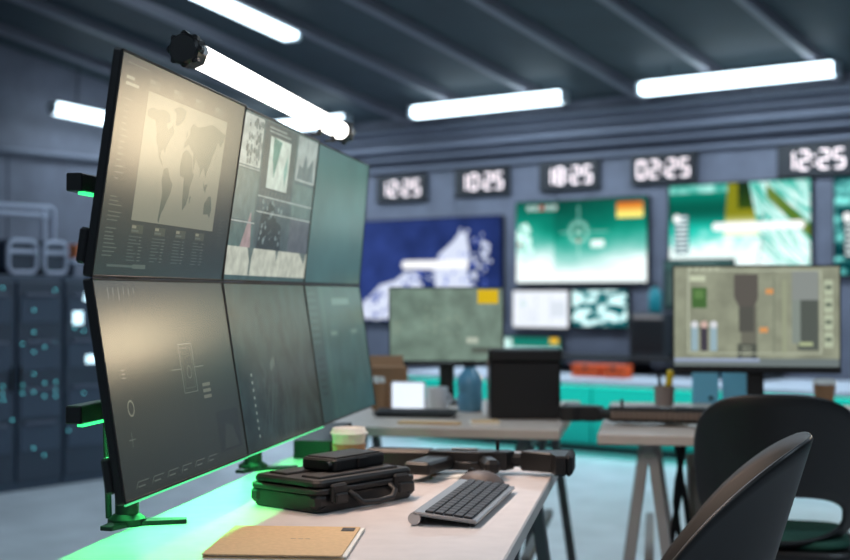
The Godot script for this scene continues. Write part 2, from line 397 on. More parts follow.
			disc(im, Vector2(18, 70), 9, Color.WHITE)
			line(im, Vector2(220, 66), Vector2(204, 92), c8(40, 60, 40), 3); line(im, Vector2(216, 112), Vector2(206, 176), c8(70, 80, 70), 2)
			disc(im, Vector2(110, 90), 8.5, Color.WHITE); disc(im, Vector2(300, 90), 8.5, Color.WHITE); rect(im, 110, 82, 190, 17, Color.WHITE)      # long white bar, rounded at both ends
		"coast":
			var n := FastNoiseLite.new(); n.seed = 33; n.frequency = 3.0; n.fractal_octaves = 4
			im = paint(320, 180, func(x: float, y: float) -> Color:
				return Color(0.0, 0.22, 0.24).lerp(Color(0.55, 0.95, 0.92), clampf(n.get_noise_2d(x, y * 1.4) * 2.2 + 0.3, 0, 1)))
			rect(im, 20, 66, 40, 86, c8(30, 50, 56))
			for k in 8: rect(im, 24, 70 + k * 10, 32, 5, c8(225, 240, 240))
			disc(im, Vector2(28, 74), 9, Color.WHITE)
		"sheet":
			im = canvas(240, 140, c8(236, 242, 250))
			for k in 3: rect(im, 40 + k * 62, 8, 3, 124, c8(196, 205, 218))
			rect(im, 168, 40, 60, 60, c8(216, 224, 234)); disc(im, Vector2(46, 50), 10, c8(190, 220, 214)); script_lines(im, 60, 70, 50, 6, 10, c8(206, 214, 224), 3)
		"surf":
			var n := FastNoiseLite.new(); n.seed = 44; n.frequency = 3.6; n.fractal_octaves = 4
			im = paint(240, 140, func(x: float, y: float) -> Color:
				return Color(0.0, 0.34, 0.36).lerp(Color(0.86, 1.0, 1.0), clampf(n.get_noise_2d(x * 0.8, y) * 3.0 + 0.55 + absf(y - 0.6) * 0.5, 0, 1)))
		"strip":
			im = canvas(240, 140, c8(20, 120, 104))
			rect(im, 0, 50, 240, 46, c8(190, 226, 226)); rect(im, 0, 96, 240, 44, c8(40, 70, 76)); rect(im, 8, 6, 60, 46, c8(205, 240, 234)); rect(im, 204, 0, 30, 30, c8(240, 190, 50)); rect(im, 214, 60, 18, 74, c8(230, 245, 245))
		"survey":
			im = canvas(384, 240, c8(114, 134, 122))
			noisy(im, 0.18, 0.012, 51)
			for k in 46: disc(im, Vector2(rng.randf_range(120, 260), rng.randf_range(60, 170)), rng.randf_range(1, 4), c8(140, 156, 138))
			rect(im, 262, 162, 40, 20, c8(176, 186, 170)); rect(im, 280, 196, 98, 18, c8(84, 92, 84)); rect(im, 300, 4, 70, 46, c8(214, 178, 12)); script_lines(im, 8, 110, 40, 6, 8, c8(136, 146, 128), 2)
		"layout":
			im = canvas(480, 300, c8(142, 146, 126))
			noisy(im, 0.14, 0.01, 61)
			var d := c8(86, 90, 80)
			rect(im, 176, 22, 70, 70, c8(92, 88, 82)); poly(im, [Vector2(176, 92), Vector2(246, 92), Vector2(236, 120), Vector2(190, 120)], c8(92, 88, 82)); rect(im, 196, 120, 46, 160, c8(108, 108, 96)); rect(im, 190, 120, 44, 76, c8(84, 84, 78)); rect(im, 186, 232, 56, 54, c8(80, 84, 76))
			for k in 4: rect(im, 198, 240 + k * 11, 28, 4, c8(150, 154, 136))
			rect(im, 46, 26, 46, 18, c8(196, 204, 176)); rect(im, 52, 62, 44, 62, c8(70, 106, 56)); rect(im, 60, 70, 26, 26, c8(96, 132, 76))
			for k in 3:
				rect(im, 50 + k * 28, 176, 20, 78, c8(150, 176, 186) if k != 1 else c8(66, 62, 72)); disc(im, Vector2(60 + k * 28, 174), 11, c8(214, 216, 220) if k != 1 else c8(206, 176, 166))
			rect(im, 344, 10, 76, 90, c8(138, 144, 140)); rect(im, 360, 100, 60, 150, c8(84, 90, 84)); rect(im, 344, 100, 24, 130, c8(132, 142, 134)); rect(im, 364, 226, 40, 12, c8(170, 180, 140))
			frame(im, 40, 10, 386, 250, c8(186, 192, 170)); frame(im, 41, 11, 384, 248, c8(186, 192, 170))
			for p in [Vector2(268, 66), Vector2(250, 182)]: rect(im, p.x, p.y, 24, 16, c8(214, 150, 92)); 
			for k in 5: rect(im, 40 + k * 20, 2, 12, 7, c8(190, 196, 170))
			for k in 4: rect(im, 436, 40 + k * 52, 26, 46, c8(180, 190, 164)); rect(im, 440, 56 + k * 52, 18, 12, c8(100, 110, 96))
			rect(im, 0, 276, 480, 24, c8(110, 120, 120)); rect(im, 0, 276, 250, 10, c8(150, 164, 190))
			rect(im, 290, 30, 4, 230, c8(120, 126, 108)); rect(im, 316, 40, 12, 220, c8(152, 158, 132))
		"console":
			im = canvas(240, 140, c8(36, 62, 62))
			rect(im, 4, 4, 230, 26, c8(60, 92, 90)); script_lines(im, 14, 40, 60, 10, 9, c8(110, 130, 126), 3); rect(im, 60, 14, 120, 6, c8(120, 150, 146)); rect(im, 90, 44, 140, 90, c8(48, 78, 74))
	return im

# ---------------------------------------------------------------- things
func ceiling_lamp(label: String, where: Vector3, along: Vector3, length := 1.40, e := 3.7, thick := 1.0) -> void:
	var t := thing("ceiling_lamp", label, "lamp", where, 0.0, "ceiling tube fixtures")
	var d := along.normalized(); var side := d.cross(Vector3.UP).normalized(); var up := side.cross(d)
	t.basis = Basis(d, up, -side)
	part(t, "lamp_diffuser", box(Vector3(length, 0.094 * thick, 0.10 * thick), Vector3.ZERO, 0.02), M.lamp)
	part(t, "lamp_housing", box(Vector3(length - 0.06, 0.025, 0.028), Vector3(0, 0.047 * thick + 0.011, 0), 0.005), M.dark)
	for s in [-1.0, 1.0]:
		part(t, "end_cap", box(Vector3(0.024, 0.098 * thick, 0.104 * thick), Vector3(s * (length / 2 + 0.01), 0, 0), 0.01), M.lamp_cap)
		var top: float = roof((where + d * s * length * 0.35).z) + 0.03
		var h: float = (top - (where.y + (d * s * length * 0.35).y)) / maxf(up.y, 0.5)
		part(t, "hanger", rod([Vector3(s * length * 0.35, 0.08, 0), Vector3(s * length * 0.35, h, 0)], 0.006, 6), M.dark)
	area(where - up * (0.05 * thick + 0.01), -up, Vector2(length, 0.1), Color(0.84, 0.93, 1.0), e, "ceiling_lamp_light", d)

func television(label: String, im: Image, e: float, l: float, r: float, top: float, bottom: float, f := FAR) -> void:
	var a := on_far(l, 295, f - 0.05); var b := on_far(r, 295, f - 0.05)
	var c := on_far((l + r) / 2, bottom, f - 0.05); var ct := on_far((l + r) / 2, top, f - 0.05)
	var w := b.x - a.x; var h := ct.y - c.y
	var t := thing("wall_screen", label, "screen", Vector3((a.x + b.x) / 2, c.y, -f))
	var st := st_new(); slab(st, rrect(w, h, 0.012), 0.045, Vector3(0, h / 2, 0.0225), Basis(), 0.004); part(t, "frame", done(st), M.gloss_black)
	part(t, "screen_panel", pane(w - 0.024, h - 0.026, Vector3(0, 0.014, 0.0462)), screen_mat(im, e, 0.12))
	part(t, "wall_mount", box(Vector3(w * 0.4, h * 0.5, 0.02), Vector3(0, h / 2, -0.009), 0.004), M.dark)

const SEG := {"0": "abcdef", "1": "bc", "2": "abged", "5": "afgcd", "8": "abcdefg"}
func wall_clock(text: String, label: String, px: float, py: float) -> void:
	var p := on_far(px, py, FAR - 0.04)
	var t := thing("digital_clock", label, "clock", Vector3(p.x, p.y - 0.12, -FAR), 0.0, "digital clocks in a row above the wall screens")
	part(t, "case", box(Vector3(0.56, 0.24, 0.05), Vector3(0, 0.12, 0.025), 0.006), M.clock)
	part(t, "bracket", box(Vector3(0.3, 0.1, 0.012), Vector3(0, 0.12, -0.005), 0.002), M.dark)
	var k := 0
	for ch in text:
		var st := st_new()
		if ch == ":":
			for y in [0.09, 0.15]: bx(st, Vector3(0, y, 0.051), Vector3(0.018, 0.02, 0.008), 0.003)
			part(t, "colon", done(st), M.led_digit); continue
		var x: float = [-0.185, -0.075, 0.075, 0.185][k]; k += 1
		var w := 0.066; var h := 0.128; var th := 0.0145
		for s in SEG[ch]:
			var c := Vector3(x, 0.12, 0.051); var z := Vector3(w - 0.004, th, 0.008)
			if s == "a": c.y += h / 2
			elif s == "d": c.y -= h / 2
			elif s in "bcef":
				z = Vector3(th, h / 2 - 0.004, 0.008); c.x += (w / 2) * (1 if s in "bc" else -1); c.y += h / 4 * (1 if s in "bf" else -1)
			bx(st, c, z, 0.003)
		part(t, "digit", done(st), M.led_digit)

func panel_monitor(label: String, im: Image, e: float, u: float, upper: bool, tilt: float) -> void:
	var W := 0.608; var H := 0.352 if upper else 0.349
	var lean := deg_to_rad(tilt)
	var t := thing("computer_monitor", label, "monitor", desk_at(u, -0.847, 1.1775) if upper else desk_at(u, -0.847 + H * sin(lean), 1.1765 - H * cos(lean)), DYAW + 90.0)
	t.rotation.x = lean if upper else -lean
	part(t, "back_cover", plate(rrect(W, H, 0.004), 0.014, Vector3(0, H / 2, -0.007), Basis(), 0.002), M.black)
	var st := st_new()
	for s in [-1.0, 1.0]:
		bx(st, Vector3(s * (W / 2 - 0.002), H / 2, 0.001), Vector3(0.004, H, 0.003), 0.001)
		bx(st, Vector3(0, H / 2 + s * (H / 2 - 0.002), 0.001), Vector3(W, 0.004, 0.003), 0.001)
	part(t, "bezel", done(st), M.bezel)
	part(t, "screen_panel", pane(W - 0.008, H - 0.008, Vector3(0, 0.004, 0.0008)), screen_mat(im, e, 0.215))
	if not upper and u < 3.0: part(t, "edge_light", box(Vector3(W - 0.01, 0.003, 0.004), Vector3(0, -0.0016, -0.001), 0.0005), M.edge_led)
	part(t, "rear_housing", box(Vector3(W - 0.002, 0.056, 0.016), Vector3(0, 0.046, -0.022), 0.004), M.black)
	part(t, "vesa_bracket", box(Vector3(0.11, 0.11, 0.05), Vector3(0, 0.20, -0.036), 0.004), M.black)

func array_stand() -> void:
	var o := desk_at(2.6, -0.93, DESK)
	var t := thing("monitor_stand", "black steel post and rail stand with green light strips carrying six monitors", "stand", o, DYAW)
	for u in [2.2, 2.94]:
		var z: float = 2.6 - u
		part(t, "post", rod([Vector3(0, 0.01, z), Vector3(0, 0.64, z)], 0.021, 16), M.black)
		var st := st_new()
		for a in [20.0, 150.0, 262.0]:
			var d := Vector3(cos(deg_to_rad(a)), 0, -sin(deg_to_rad(a)))
			var y := frame_of(d)
			var L := 0.105 if a < 100 else 0.07 if a > 200 else 0.035
			slab(st, PackedVector2Array([Vector2(-0.022, 0), Vector2(0.022, 0), Vector2(0.011, L), Vector2(-0.011, L)]), 0.008, Vector3(0, 0.004, z), Basis(y.x, y.y, y.z), 0.001)
		lathe(st, [Vector2(0.0, 0.0), Vector2(0.034, 0.0), Vector2(0.034, 0.012), Vector2(0.022, 0.02), Vector2(0.0, 0.02)], 20, Vector3(0, 0, z), Basis(), 1)
		part(t, "foot", done(st), M.black)
	for h in [0.215, 0.594]:
		part(t, "rail", box(Vector3(0.028, 0.030, 1.66), Vector3(0.0, h, -0.21), 0.002), M.black)
		var z0 := 0.61
		part(t, "led_strip", box(Vector3(0.012, 0.005, 1.05), Vector3(0.008, h - 0.0175, z0 - 0.525), 0.001), M.green_led)
		area(t.transform * Vector3(0.006, h - 0.022, z0 - 0.525), Vector3.DOWN, Vector2(0.012, 1.05), Color(0.28, 1.0, 0.52), 0.75 if h < 0.4 else 0.4, "led_strip_light", Basis(Vector3.UP, deg_to_rad(DYAW)) * Vector3.RIGHT)
	part(t, "cable", rod([Vector3(-0.03, 0.60, 0.40), Vector3(-0.045, 0.4, 0.40), Vector3(-0.04, 0.16, 0.40), Vector3(-0.03, 0.012, 0.41)], 0.006, 8), M.rubber)

func light_tube() -> void:
	var a := desk_at(2.12, -0.79, 1.570); var b := desk_at(3.255, -0.79, 1.570)
	var L := (b - a).length()
	var t := thing("light_tube", "glowing white light tube with black octagonal end caps on monitor tops", "lamp", (a + b) / 2, DYAW + 90.0)
	t.position.y = 1.570
	part(t, "glowing_tube", rod([Vector3(-L / 2 + 0.03, 0, 0), Vector3(L / 2 - 0.03, 0, 0)], 0.0225, 24), M.tube)
	for s in [-1.0, 1.0]:
		var st := st_new()
		var bs := Basis(Vector3(0, 1, 0), Vector3(s, 0, 0), Vector3(0, 0, 1))
		lathe(st, [Vector2(0.0, 0.0), Vector2(0.022, 0.0), Vector2(0.029, 0.006), Vector2(0.029, 0.048), Vector2(0.024, 0.055), Vector2(0.0, 0.055)], 8, Vector3(s * (L / 2 - 0.035), 0, 0), bs, 1)
		st.set_smooth_group(-1)
		for k in 8:
			var an := TAU * k / 8
			bx(st, Vector3(s * (L / 2 + 0.006), cos(an) * 0.0255, sin(an) * 0.0255), Vector3(0.022, 0.0125, 0.0125), 0.004, Basis(Vector3.RIGHT, an))
		var c := part(t, "end_cap", done(st), M.black)
		part(c, "control_plate", box(Vector3(0.022, 0.003, 0.016), Vector3(s * (L / 2 - 0.012), 0.0, 0.0285), 0.001, Basis(Vector3.RIGHT, PI / 2)), M.steel)
	for x in [0.33, 0.46]:
		var st := st_new()
		bx(st, Vector3(x, -0.029, 0.0), Vector3(0.008, 0.02, 0.01), 0.002); bx(st, Vector3(x, -0.036, -0.012), Vector3(0.012, 0.005, 0.016), 0.001)
		part(t, "clamp", done(st), M.black)
	var al := Basis(Vector3.UP, deg_to_rad(DYAW + 90.0))
	area(t.position + al * Vector3(0, -0.012, 0.022), al * Vector3(0, -0.6, 1), Vector2(L - 0.1, 0.03), Color(1, 0.86, 0.77), 1.25, "light_tube_light", al * Vector3.RIGHT)

func trestle(t: Node3D, x: float, z0: float, z1: float, h: float, m: Material, spread := 0.105) -> void:
	part(t, "crossbar", box(Vector3(0.04, 0.045, absf(z1 - z0) + 0.04), Vector3(x, h - 0.0225, (z0 + z1) / 2), 0.004), m)
	for z in [z0, z1]:
		for s in [-1.0, 1.0]:
			var a := Vector3(x + s * 0.012, h - 0.03, z); var b := Vector3(x + s * spread, 0.0, z + signf(z - (z0 + z1) / 2) * 0.02)
			var f := frame_of(b - a)
			part(t, "leg", box(Vector3(0.032, (b - a).length(), 0.032), (a + b) / 2, 0.004, f), m)
	part(t, "brace", box(Vector3(0.03, 0.03, absf(z1 - z0)), Vector3(x, h * 0.45, (z0 + z1) / 2), 0.003), m)

func table(label: String, u0: float, u1: float, v0: float, v1: float, trestles: Array, top_m: Material, leg_m: Material) -> Node3D:
	var t := thing("trestle_table", label, "table", desk_at((u0 + u1) / 2, (v0 + v1) / 2, 0.0), DYAW)
	part(t, "table_top", box(Vector3(v1 - v0, 0.03, u1 - u0), Vector3(0, DESK - 0.015, 0), 0.003), top_m)
	for x in trestles: trestle(t, x - (v0 + v1) / 2, -(u1 - u0) / 2 + 0.08, (u1 - u0) / 2 - 0.08, DESK - 0.03, leg_m)
	return t

func hard_case() -> void:
	var a := cam_to_world(-0.20, DESK, 2.43)
	var turn := YAW - 40.0
	var bs := Basis(Vector3.UP, deg_to_rad(turn))
	var L := 0.275; var Wd := 0.18
	var c := a + bs * Vector3(-Wd / 2, 0, -L / 2)
	var t := thing("hard_case", "black ribbed plastic hard case with latches and folding handle on the white desk", "case", c, turn)
	var lower := st_new(); slab(lower, rrect(Wd, L, 0.016), 0.036, Vector3(0, 0.018, 0), FLAT, 0.004); part(t, "case_base", done(lower), M.case_black)
	part(t, "rim", plate(rrect(Wd + 0.012, L + 0.012, 0.02), 0.010, Vector3(0, 0.0405, 0), FLAT, 0.002), M.case_black)
	var lid := part(t, "lid", plate(rrect(Wd, L, 0.016), 0.016, Vector3(0, 0.0535, 0), FLAT, 0.005), M.case_black)
	for k in 2: part(lid, "rib", box(Vector3(0.05, 0.006, L - 0.05), Vector3(-0.045 + k * 0.09, 0.0625, 0), 0.002), M.case_black)
	for z in [-0.09, 0.09]:
		var la := part(t, "latch", box(Vector3(0.012, 0.036, 0.042), Vector3(Wd / 2 + 0.008, 0.036, z), 0.004), M.case_black)
		part(la, "latch_tab", box(Vector3(0.008, 0.02, 0.034), Vector3(Wd / 2 + 0.016, 0.027, z), 0.003), M.case_black)
	var hx := Wd / 2 + 0.006
	part(t, "handle", rod([Vector3(hx, 0.034, -0.058), Vector3(hx + 0.016, 0.026, -0.055), Vector3(hx + 0.02, 0.014, -0.042), Vector3(hx + 0.02, 0.011, 0.0), Vector3(hx + 0.02, 0.014, 0.042), Vector3(hx + 0.016, 0.026, 0.055), Vector3(hx, 0.034, 0.058)], 0.006, 8), M.case_black)
	for s in [-1.0, 1.0]:
		for z in [-1.0, 1.0]: part(t, "corner_guard", box(Vector3(0.03, 0.03, 0.03), Vector3(s * (Wd / 2 - 0.010), 0.022, z * (L / 2 - 0.010)), 0.008), M.case_black)
	var p := c + bs * Vector3(-0.004, 0.0655, -0.032)
	var r := thing("radio_box", "small flat black equipment box lying on the black hard case", "box", p, turn + 4.0)
	part(r, "body", plate(rrect(0.09, 0.16, 0.01), 0.024, Vector3(0, 0.012, 0), FLAT, 0.004), M.case_black)
	part(r, "lid_strip", box(Vector3(0.075, 0.004, 0.14), Vector3(0, 0.025, 0), 0.0015), M.black)
	part(r, "latch", box(Vector3(0.006, 0.02, 0.03), Vector3(0.047, 0.012, 0.0), 0.002), M.black)
	part(r, "knob", turned([Vector2(0.0, 0.0), Vector2(0.008, 0.0), Vector2(0.007, 0.012), Vector2(0.0, 0.012)], 12, Vector3(0.03, 0.012, 0.078), Basis(Vector3.RIGHT, PI / 2)), M.black)

func paper_cup(label: String, where: Vector3, r: float, h: float, sleeve: Material, cup_m: Material, turn := 0.0) -> void:
	var t := thing("paper_cup", label, "cup", where, turn)
	part(t, "cup_body", turned([Vector2(0.0, 0.0), Vector2(r * 0.68, 0.0), Vector2(r * 0.92, h * 0.86), Vector2(r * 0.92, h * 0.87), Vector2(0.0, h * 0.86)], 28), cup_m)
	if sleeve: part(t, "sleeve", turned([Vector2(r * 0.745, h * 0.14), Vector2(r * 0.775, h * 0.14), Vector2(r * 0.895, h * 0.58), Vector2(r * 0.86, h * 0.58)], 28), sleeve)
	part(t, "lid", turned([Vector2(r * 0.93, h * 0.83), Vector2(r, h * 0.835), Vector2(r, h * 0.875), Vector2(r * 0.93, h * 0.89), Vector2(r * 0.86, h * 0.99), Vector2(r * 0.82, h), Vector2(r * 0.76, h), Vector2(r * 0.74, h * 0.965), Vector2(0.0, h * 0.965)], 28), M.lid)

func rifle(label: String, where: Vector3, turn: float, k := 1.0) -> void:       # lies on its side: butt at +x, magazine and grip towards +z
	var t := thing("rifle", label, "rifle", where, turn)
	var B := func(called: String, c: Vector3, s: Vector3, m: Material, b := 0.003, bs := Basis()) -> MeshInstance3D: return part(t, called, box(s * k, c * k, b, bs), m)
	part(t, "barrel", rod([Vector3(-0.26, 0.028, -0.012) * k, Vector3(-0.06, 0.028, -0.012) * k], 0.009 * k, 12), M.gun)
	part(t, "muzzle", rod([Vector3(-0.28, 0.028, -0.012) * k, Vector3(-0.25, 0.028, -0.012) * k], 0.0125 * k, 12), M.gun)
	B.call("handguard", Vector3(-0.13, 0.028, -0.008), Vector3(0.16, 0.044, 0.05), M.gun, 0.008)
	var rail := st_new()
	for i in 23: bx(rail, Vector3(-0.20 + i * 0.0145, 0.028, -0.041) * k, Vector3(0.008, 0.022, 0.012) * k, 0.001)
	bx(rail, Vector3(-0.04, 0.028, -0.034) * k, Vector3(0.33, 0.018, 0.008) * k, 0.001)
	part(t, "rail", done(rail), M.gun_tan)
	var rec := st_new(); slab(rec, PackedVector2Array([Vector2(-0.06, -0.03), Vector2(-0.05, 0.03), Vector2(0.12, 0.03), Vector2(0.135, 0.01), Vector2(0.12, -0.02), Vector2(0.06, -0.032)]), 0.042, Vector3(0, 0.028, 0), FLAT, 0.003)
	var ro := part(t, "receiver", done(rec), M.gun); ro.scale = Vector3.ONE * k
	B.call("ejection_cover", Vector3(0.02, 0.051, -0.008), Vector3(0.06, 0.004, 0.016), M.steel, 0.001)
	B.call("bolt_handle", Vector3(0.095, 0.06, -0.02), Vector3(0.008, 0.026, 0.008), M.gun, 0.002)
	B.call("magazine", Vector3(-0.045, 0.026, 0.095), Vector3(0.062, 0.028, 0.14), M.gun, 0.006, Basis(Vector3.UP, deg_to_rad(-14)))
	B.call("pistol_grip", Vector3(0.088, 0.026, 0.068), Vector3(0.036, 0.03, 0.09), M.gun, 0.009, Basis(Vector3.UP, deg_to_rad(18)))
	part(t, "trigger_guard", rod([Vector3(0.005, 0.026, 0.03) * k, Vector3(0.012, 0.026, 0.052) * k, Vector3(0.055, 0.026, 0.054) * k, Vector3(0.064, 0.026, 0.03) * k], 0.003 * k, 8), M.gun)
	B.call("buffer_tube", Vector3(0.155, 0.028, -0.012), Vector3(0.08, 0.030, 0.030), M.gun, 0.008)
	var sk := st_new(); slab(sk, PackedVector2Array([Vector2(0.15, -0.006), Vector2(0.165, 0.028), Vector2(0.215, 0.030), Vector2(0.232, 0.042), Vector2(0.262, 0.040), Vector2(0.258, -0.085), Vector2(0.236, -0.085), Vector2(0.222, -0.035)]), 0.044, Vector3(0, 0.028, 0), FLAT, 0.004)
	var so := part(t, "stock", done(sk), M.gun); so.scale = Vector3.ONE * k
	B.call("butt_pad", Vector3(0.264, 0.028, 0.022), Vector3(0.016, 0.046, 0.118), M.rubber, 0.006)

func keyboard(label: String, c: Vector3, turn: float, w: float, d: float, silver := true) -> void:    # long side along z, rear edge at -x
	var t := thing("keyboard", label, "keyboard", c, turn)
	var tilt := Basis(Vector3(0, 0, 1), deg_to_rad(-6.0))
	part(t, "base_plate", box(Vector3(d, 0.007, w), Vector3(0, 0.0155, 0), 0.002, tilt), M.key_base if silver else M.black)
	if silver:
		part(t, "battery_bar", rod([Vector3(-d / 2 + 0.004, 0.0125, w / 2), Vector3(-d / 2 + 0.004, 0.0125, -w / 2)], 0.0115, 16), M.silver)
	else:
		part(t, "rear_foot", box(Vector3(0.012, 0.018, w - 0.02), Vector3(-d / 2 + 0.01, 0.009, 0), 0.002), M.black)
	part(t, "front_foot", box(Vector3(0.012, 0.007, w - 0.02), Vector3(d / 2 - 0.012, 0.0038, 0), 0.001), M.black)
	var key := box(Vector3((d - 0.03) / 5.0 - 0.0025, 0.004, (w - 0.014) / 15.0 - 0.0025), Vector3.ZERO, 0.001)
	var x0 := -d / 2 + (0.02 if silver else 0.014)
	for r in 5:
		for k in 15:
			var o := part(t, "key", key, M.key)
			o.transform = Transform3D(tilt, tilt * Vector3(x0 + (d - 0.03) / 5.0 * (r + 0.5), 0.0055, -w / 2 + 0.007 + (w - 0.014) / 15.0 * (k + 0.5)) + Vector3(0, 0.0155, 0))

func stand_monitor(label: String, im: Image, e: float, pos: Vector3, turn: float, w: float, h: float, bottom: float, base := true) -> void:
	var t := thing("desk_monitor", label, "monitor", pos, turn)
	var y := bottom - pos.y
	part(t, "back_cover", plate(rrect(w + 0.012, h + 0.016, 0.006), 0.02, Vector3(0, y + h / 2, -0.0105), Basis(), 0.003), M.black)
	part(t, "screen_panel", pane(w, h, Vector3(0, y + 0.002, 0.0006)), screen_mat(im, e, 0.3))
	part(t, "chin", box(Vector3(w + 0.012, 0.016, 0.024), Vector3(0, y - 0.012, -0.008), 0.003), M.black)
	part(t, "neck", box(Vector3(0.055, y + h * 0.45, 0.03), Vector3(0, (y + h * 0.45) / 2, -0.036), 0.005), M.black)
	if base: part(t, "foot", plate(rrect(0.22, 0.16, 0.03), 0.012, Vector3(0, 0.006, -0.03), FLAT, 0.003), M.black)

func shell_point(x: float, s: float) -> Vector3:
	var r := deg_to_rad(17.0)
	var y := 0.475 + s * cos(r); var z := 0.185 + s * sin(r)
	z -= (0.25 - 0.17 * clampf(s / 0.42, 0, 1)) * pow(absf(x) / 0.215, 2.0)
	if s < 0.09: z -= 0.05 * pow(1.0 - s / 0.09, 2.0)
	return Vector3(x, y, z)
func super_curve(a: float, c: Vector2, w: float, h: float, n: float) -> Vector2:
	var q := Vector2(cos(a), sin(a))
	return c + Vector2(w * signf(q.x) * pow(absf(q.x), 2.0 / n), h * signf(q.y) * pow(absf(q.y), 2.0 / n))
func chair_shell() -> ArrayMesh:
	var st := st_new(true)
	var N := 72; var R := 9; var th := 0.011
	var F := []; var B := []
	for i in R + 1:
		var f := []; var b := []
		for k in N:
			var a := TAU * k / N
			var p := super_curve(a, Vector2(0, 0.088), 0.168, 0.072, 2.6).lerp(super_curve(a, Vector2(0, 0.213), 0.222, 0.222, 3.1), float(i) / R)
			var e := 0.003
			var c := shell_point(p.x, p.y)
			var n := (shell_point(p.x + e, p.y) - shell_point(p.x - e, p.y)).cross(shell_point(p.x, p.y + e) - shell_point(p.x, p.y - e)).normalized()   # to the rear
			f.append(c - n * th / 2); b.append(c + n * th / 2)
		F.append(f); B.append(b)
	for i in R:
		for k in N:
			var j := (k + 1) % N
			var back: Vector3 = B[i][k] - F[i][k]
			quad(st, F[i][k], F[i][j], F[i + 1][j], F[i + 1][k], -back)
			quad(st, B[i][k], B[i][j], B[i + 1][j], B[i + 1][k], back)
	for e in [0, R]:
		var inn: int = 1 if e == 0 else R - 1
		for k in N:
			var j := (k + 1) % N
			var o: Vector3 = (F[e][k] - F[inn][k]).normalized(); var o2: Vector3 = (F[e][j] - F[inn][j]).normalized()
			var mk: Vector3 = (F[e][k] + B[e][k]) / 2 + o * th * 0.5; var mj: Vector3 = (F[e][j] + B[e][j]) / 2 + o2 * th * 0.5
			quad(st, F[e][k], F[e][j], mj, mk, o - (B[e][k] - F[e][k]).normalized()); quad(st, mk, mj, B[e][j], B[e][k], o + (B[e][k] - F[e][k]).normalized())
	return done(st)
func office_chair(label: String, where: Vector3, turn: float) -> void:        # faces -z
	var t := thing("office_chair", label, "chair", where, turn)
	part(t, "backrest", chair_shell(), M.chair)
	part(t, "seat_pan", plate(rrect(0.41, 0.40, 0.09, 8), 0.028, Vector3(0, 0.452, -0.045), FLAT, 0.008), M.chair)
	part(t, "seat_cushion", plate(rrect(0.37, 0.36, 0.08, 8), 0.024, Vector3(0, 0.478, -0.05), FLAT, 0.009), M.seat)
	part(t, "gas_lift", turned([Vector2(0.0, 0.10), Vector2(0.028, 0.10), Vector2(0.028, 0.27), Vector2(0.018, 0.275), Vector2(0.018, 0.438), Vector2(0.0, 0.438)], 18, Vector3(0, 0, -0.03)), M.black)
	part(t, "tilt_lever", rod([Vector3(0.02, 0.43, -0.03), Vector3(0.18, 0.425, 0.0), Vector3(0.23, 0.41, 0.01)], 0.007, 8), M.black)
	for k in 5:
		var a := TAU * k / 5 + 0.3
		var d := Vector3(cos(a), 0, sin(a)); var o := Vector3(0, 0.0, -0.03)
		var leg := part(t, "base_arm", rod([o + Vector3(0, 0.115, 0), o + d * 0.15 + Vector3(0, 0.105, 0), o + d * 0.30 + Vector3(0, 0.072, 0)], [0.026, 0.021, 0.014], 10), M.black)
		var cs := st_new(true)
		tube(cs, [o + d * 0.30 + d.cross(Vector3.UP) * -0.02 + Vector3(0, 0.03, 0), o + d * 0.30 + d.cross(Vector3.UP) * 0.02 + Vector3(0, 0.03, 0)], 0.0298, 14)
		tube(cs, [o + d * 0.30 + Vector3(0, 0.05, 0), o + d * 0.30 + Vector3(0, 0.075, 0)], 0.008, 8)
		part(leg, "caster", done(cs), M.rubber)

func rack_case(label: String, called: String, l: float, r: float, top: float, bottom: float, x: float, mid := 0.36) -> void:
	var a := on_side(l, bottom, x); var b := on_side(r, bottom, x); var up := on_side((l + r) / 2, top, x); var lo := on_side((l + r) / 2, bottom, x)
	var w := absf(b.z - a.z); var h := up.y - lo.y
	var t := thing(called, label, "case", Vector3(x - 0.1, 1.2655, (a.z + b.z) / 2), 90.0)
	part(t, "body", plate(rrect(w - 0.012, h - 0.012, minf(w, h) * 0.16), 0.2, Vector3(0, h / 2, 0.0), Basis(), 0.004), M.rack_panel)
	var pts := []
	for p in rrect(w - 0.032, h - 0.034, minf(w, h) * 0.2, 4): pts.append(Vector3(p.x, p.y + h / 2, 0.1))
	part(t, "edge_frame", rod(pts, 0.015, 8, true), M.pale)
	if mid > 0.0: part(t, "middle_bar", rod([Vector3(-w / 2 + 0.014, h * (1 - mid), 0.1), Vector3(w / 2 - 0.014, h * (1 - mid), 0.1)], 0.014, 8), M.pale)

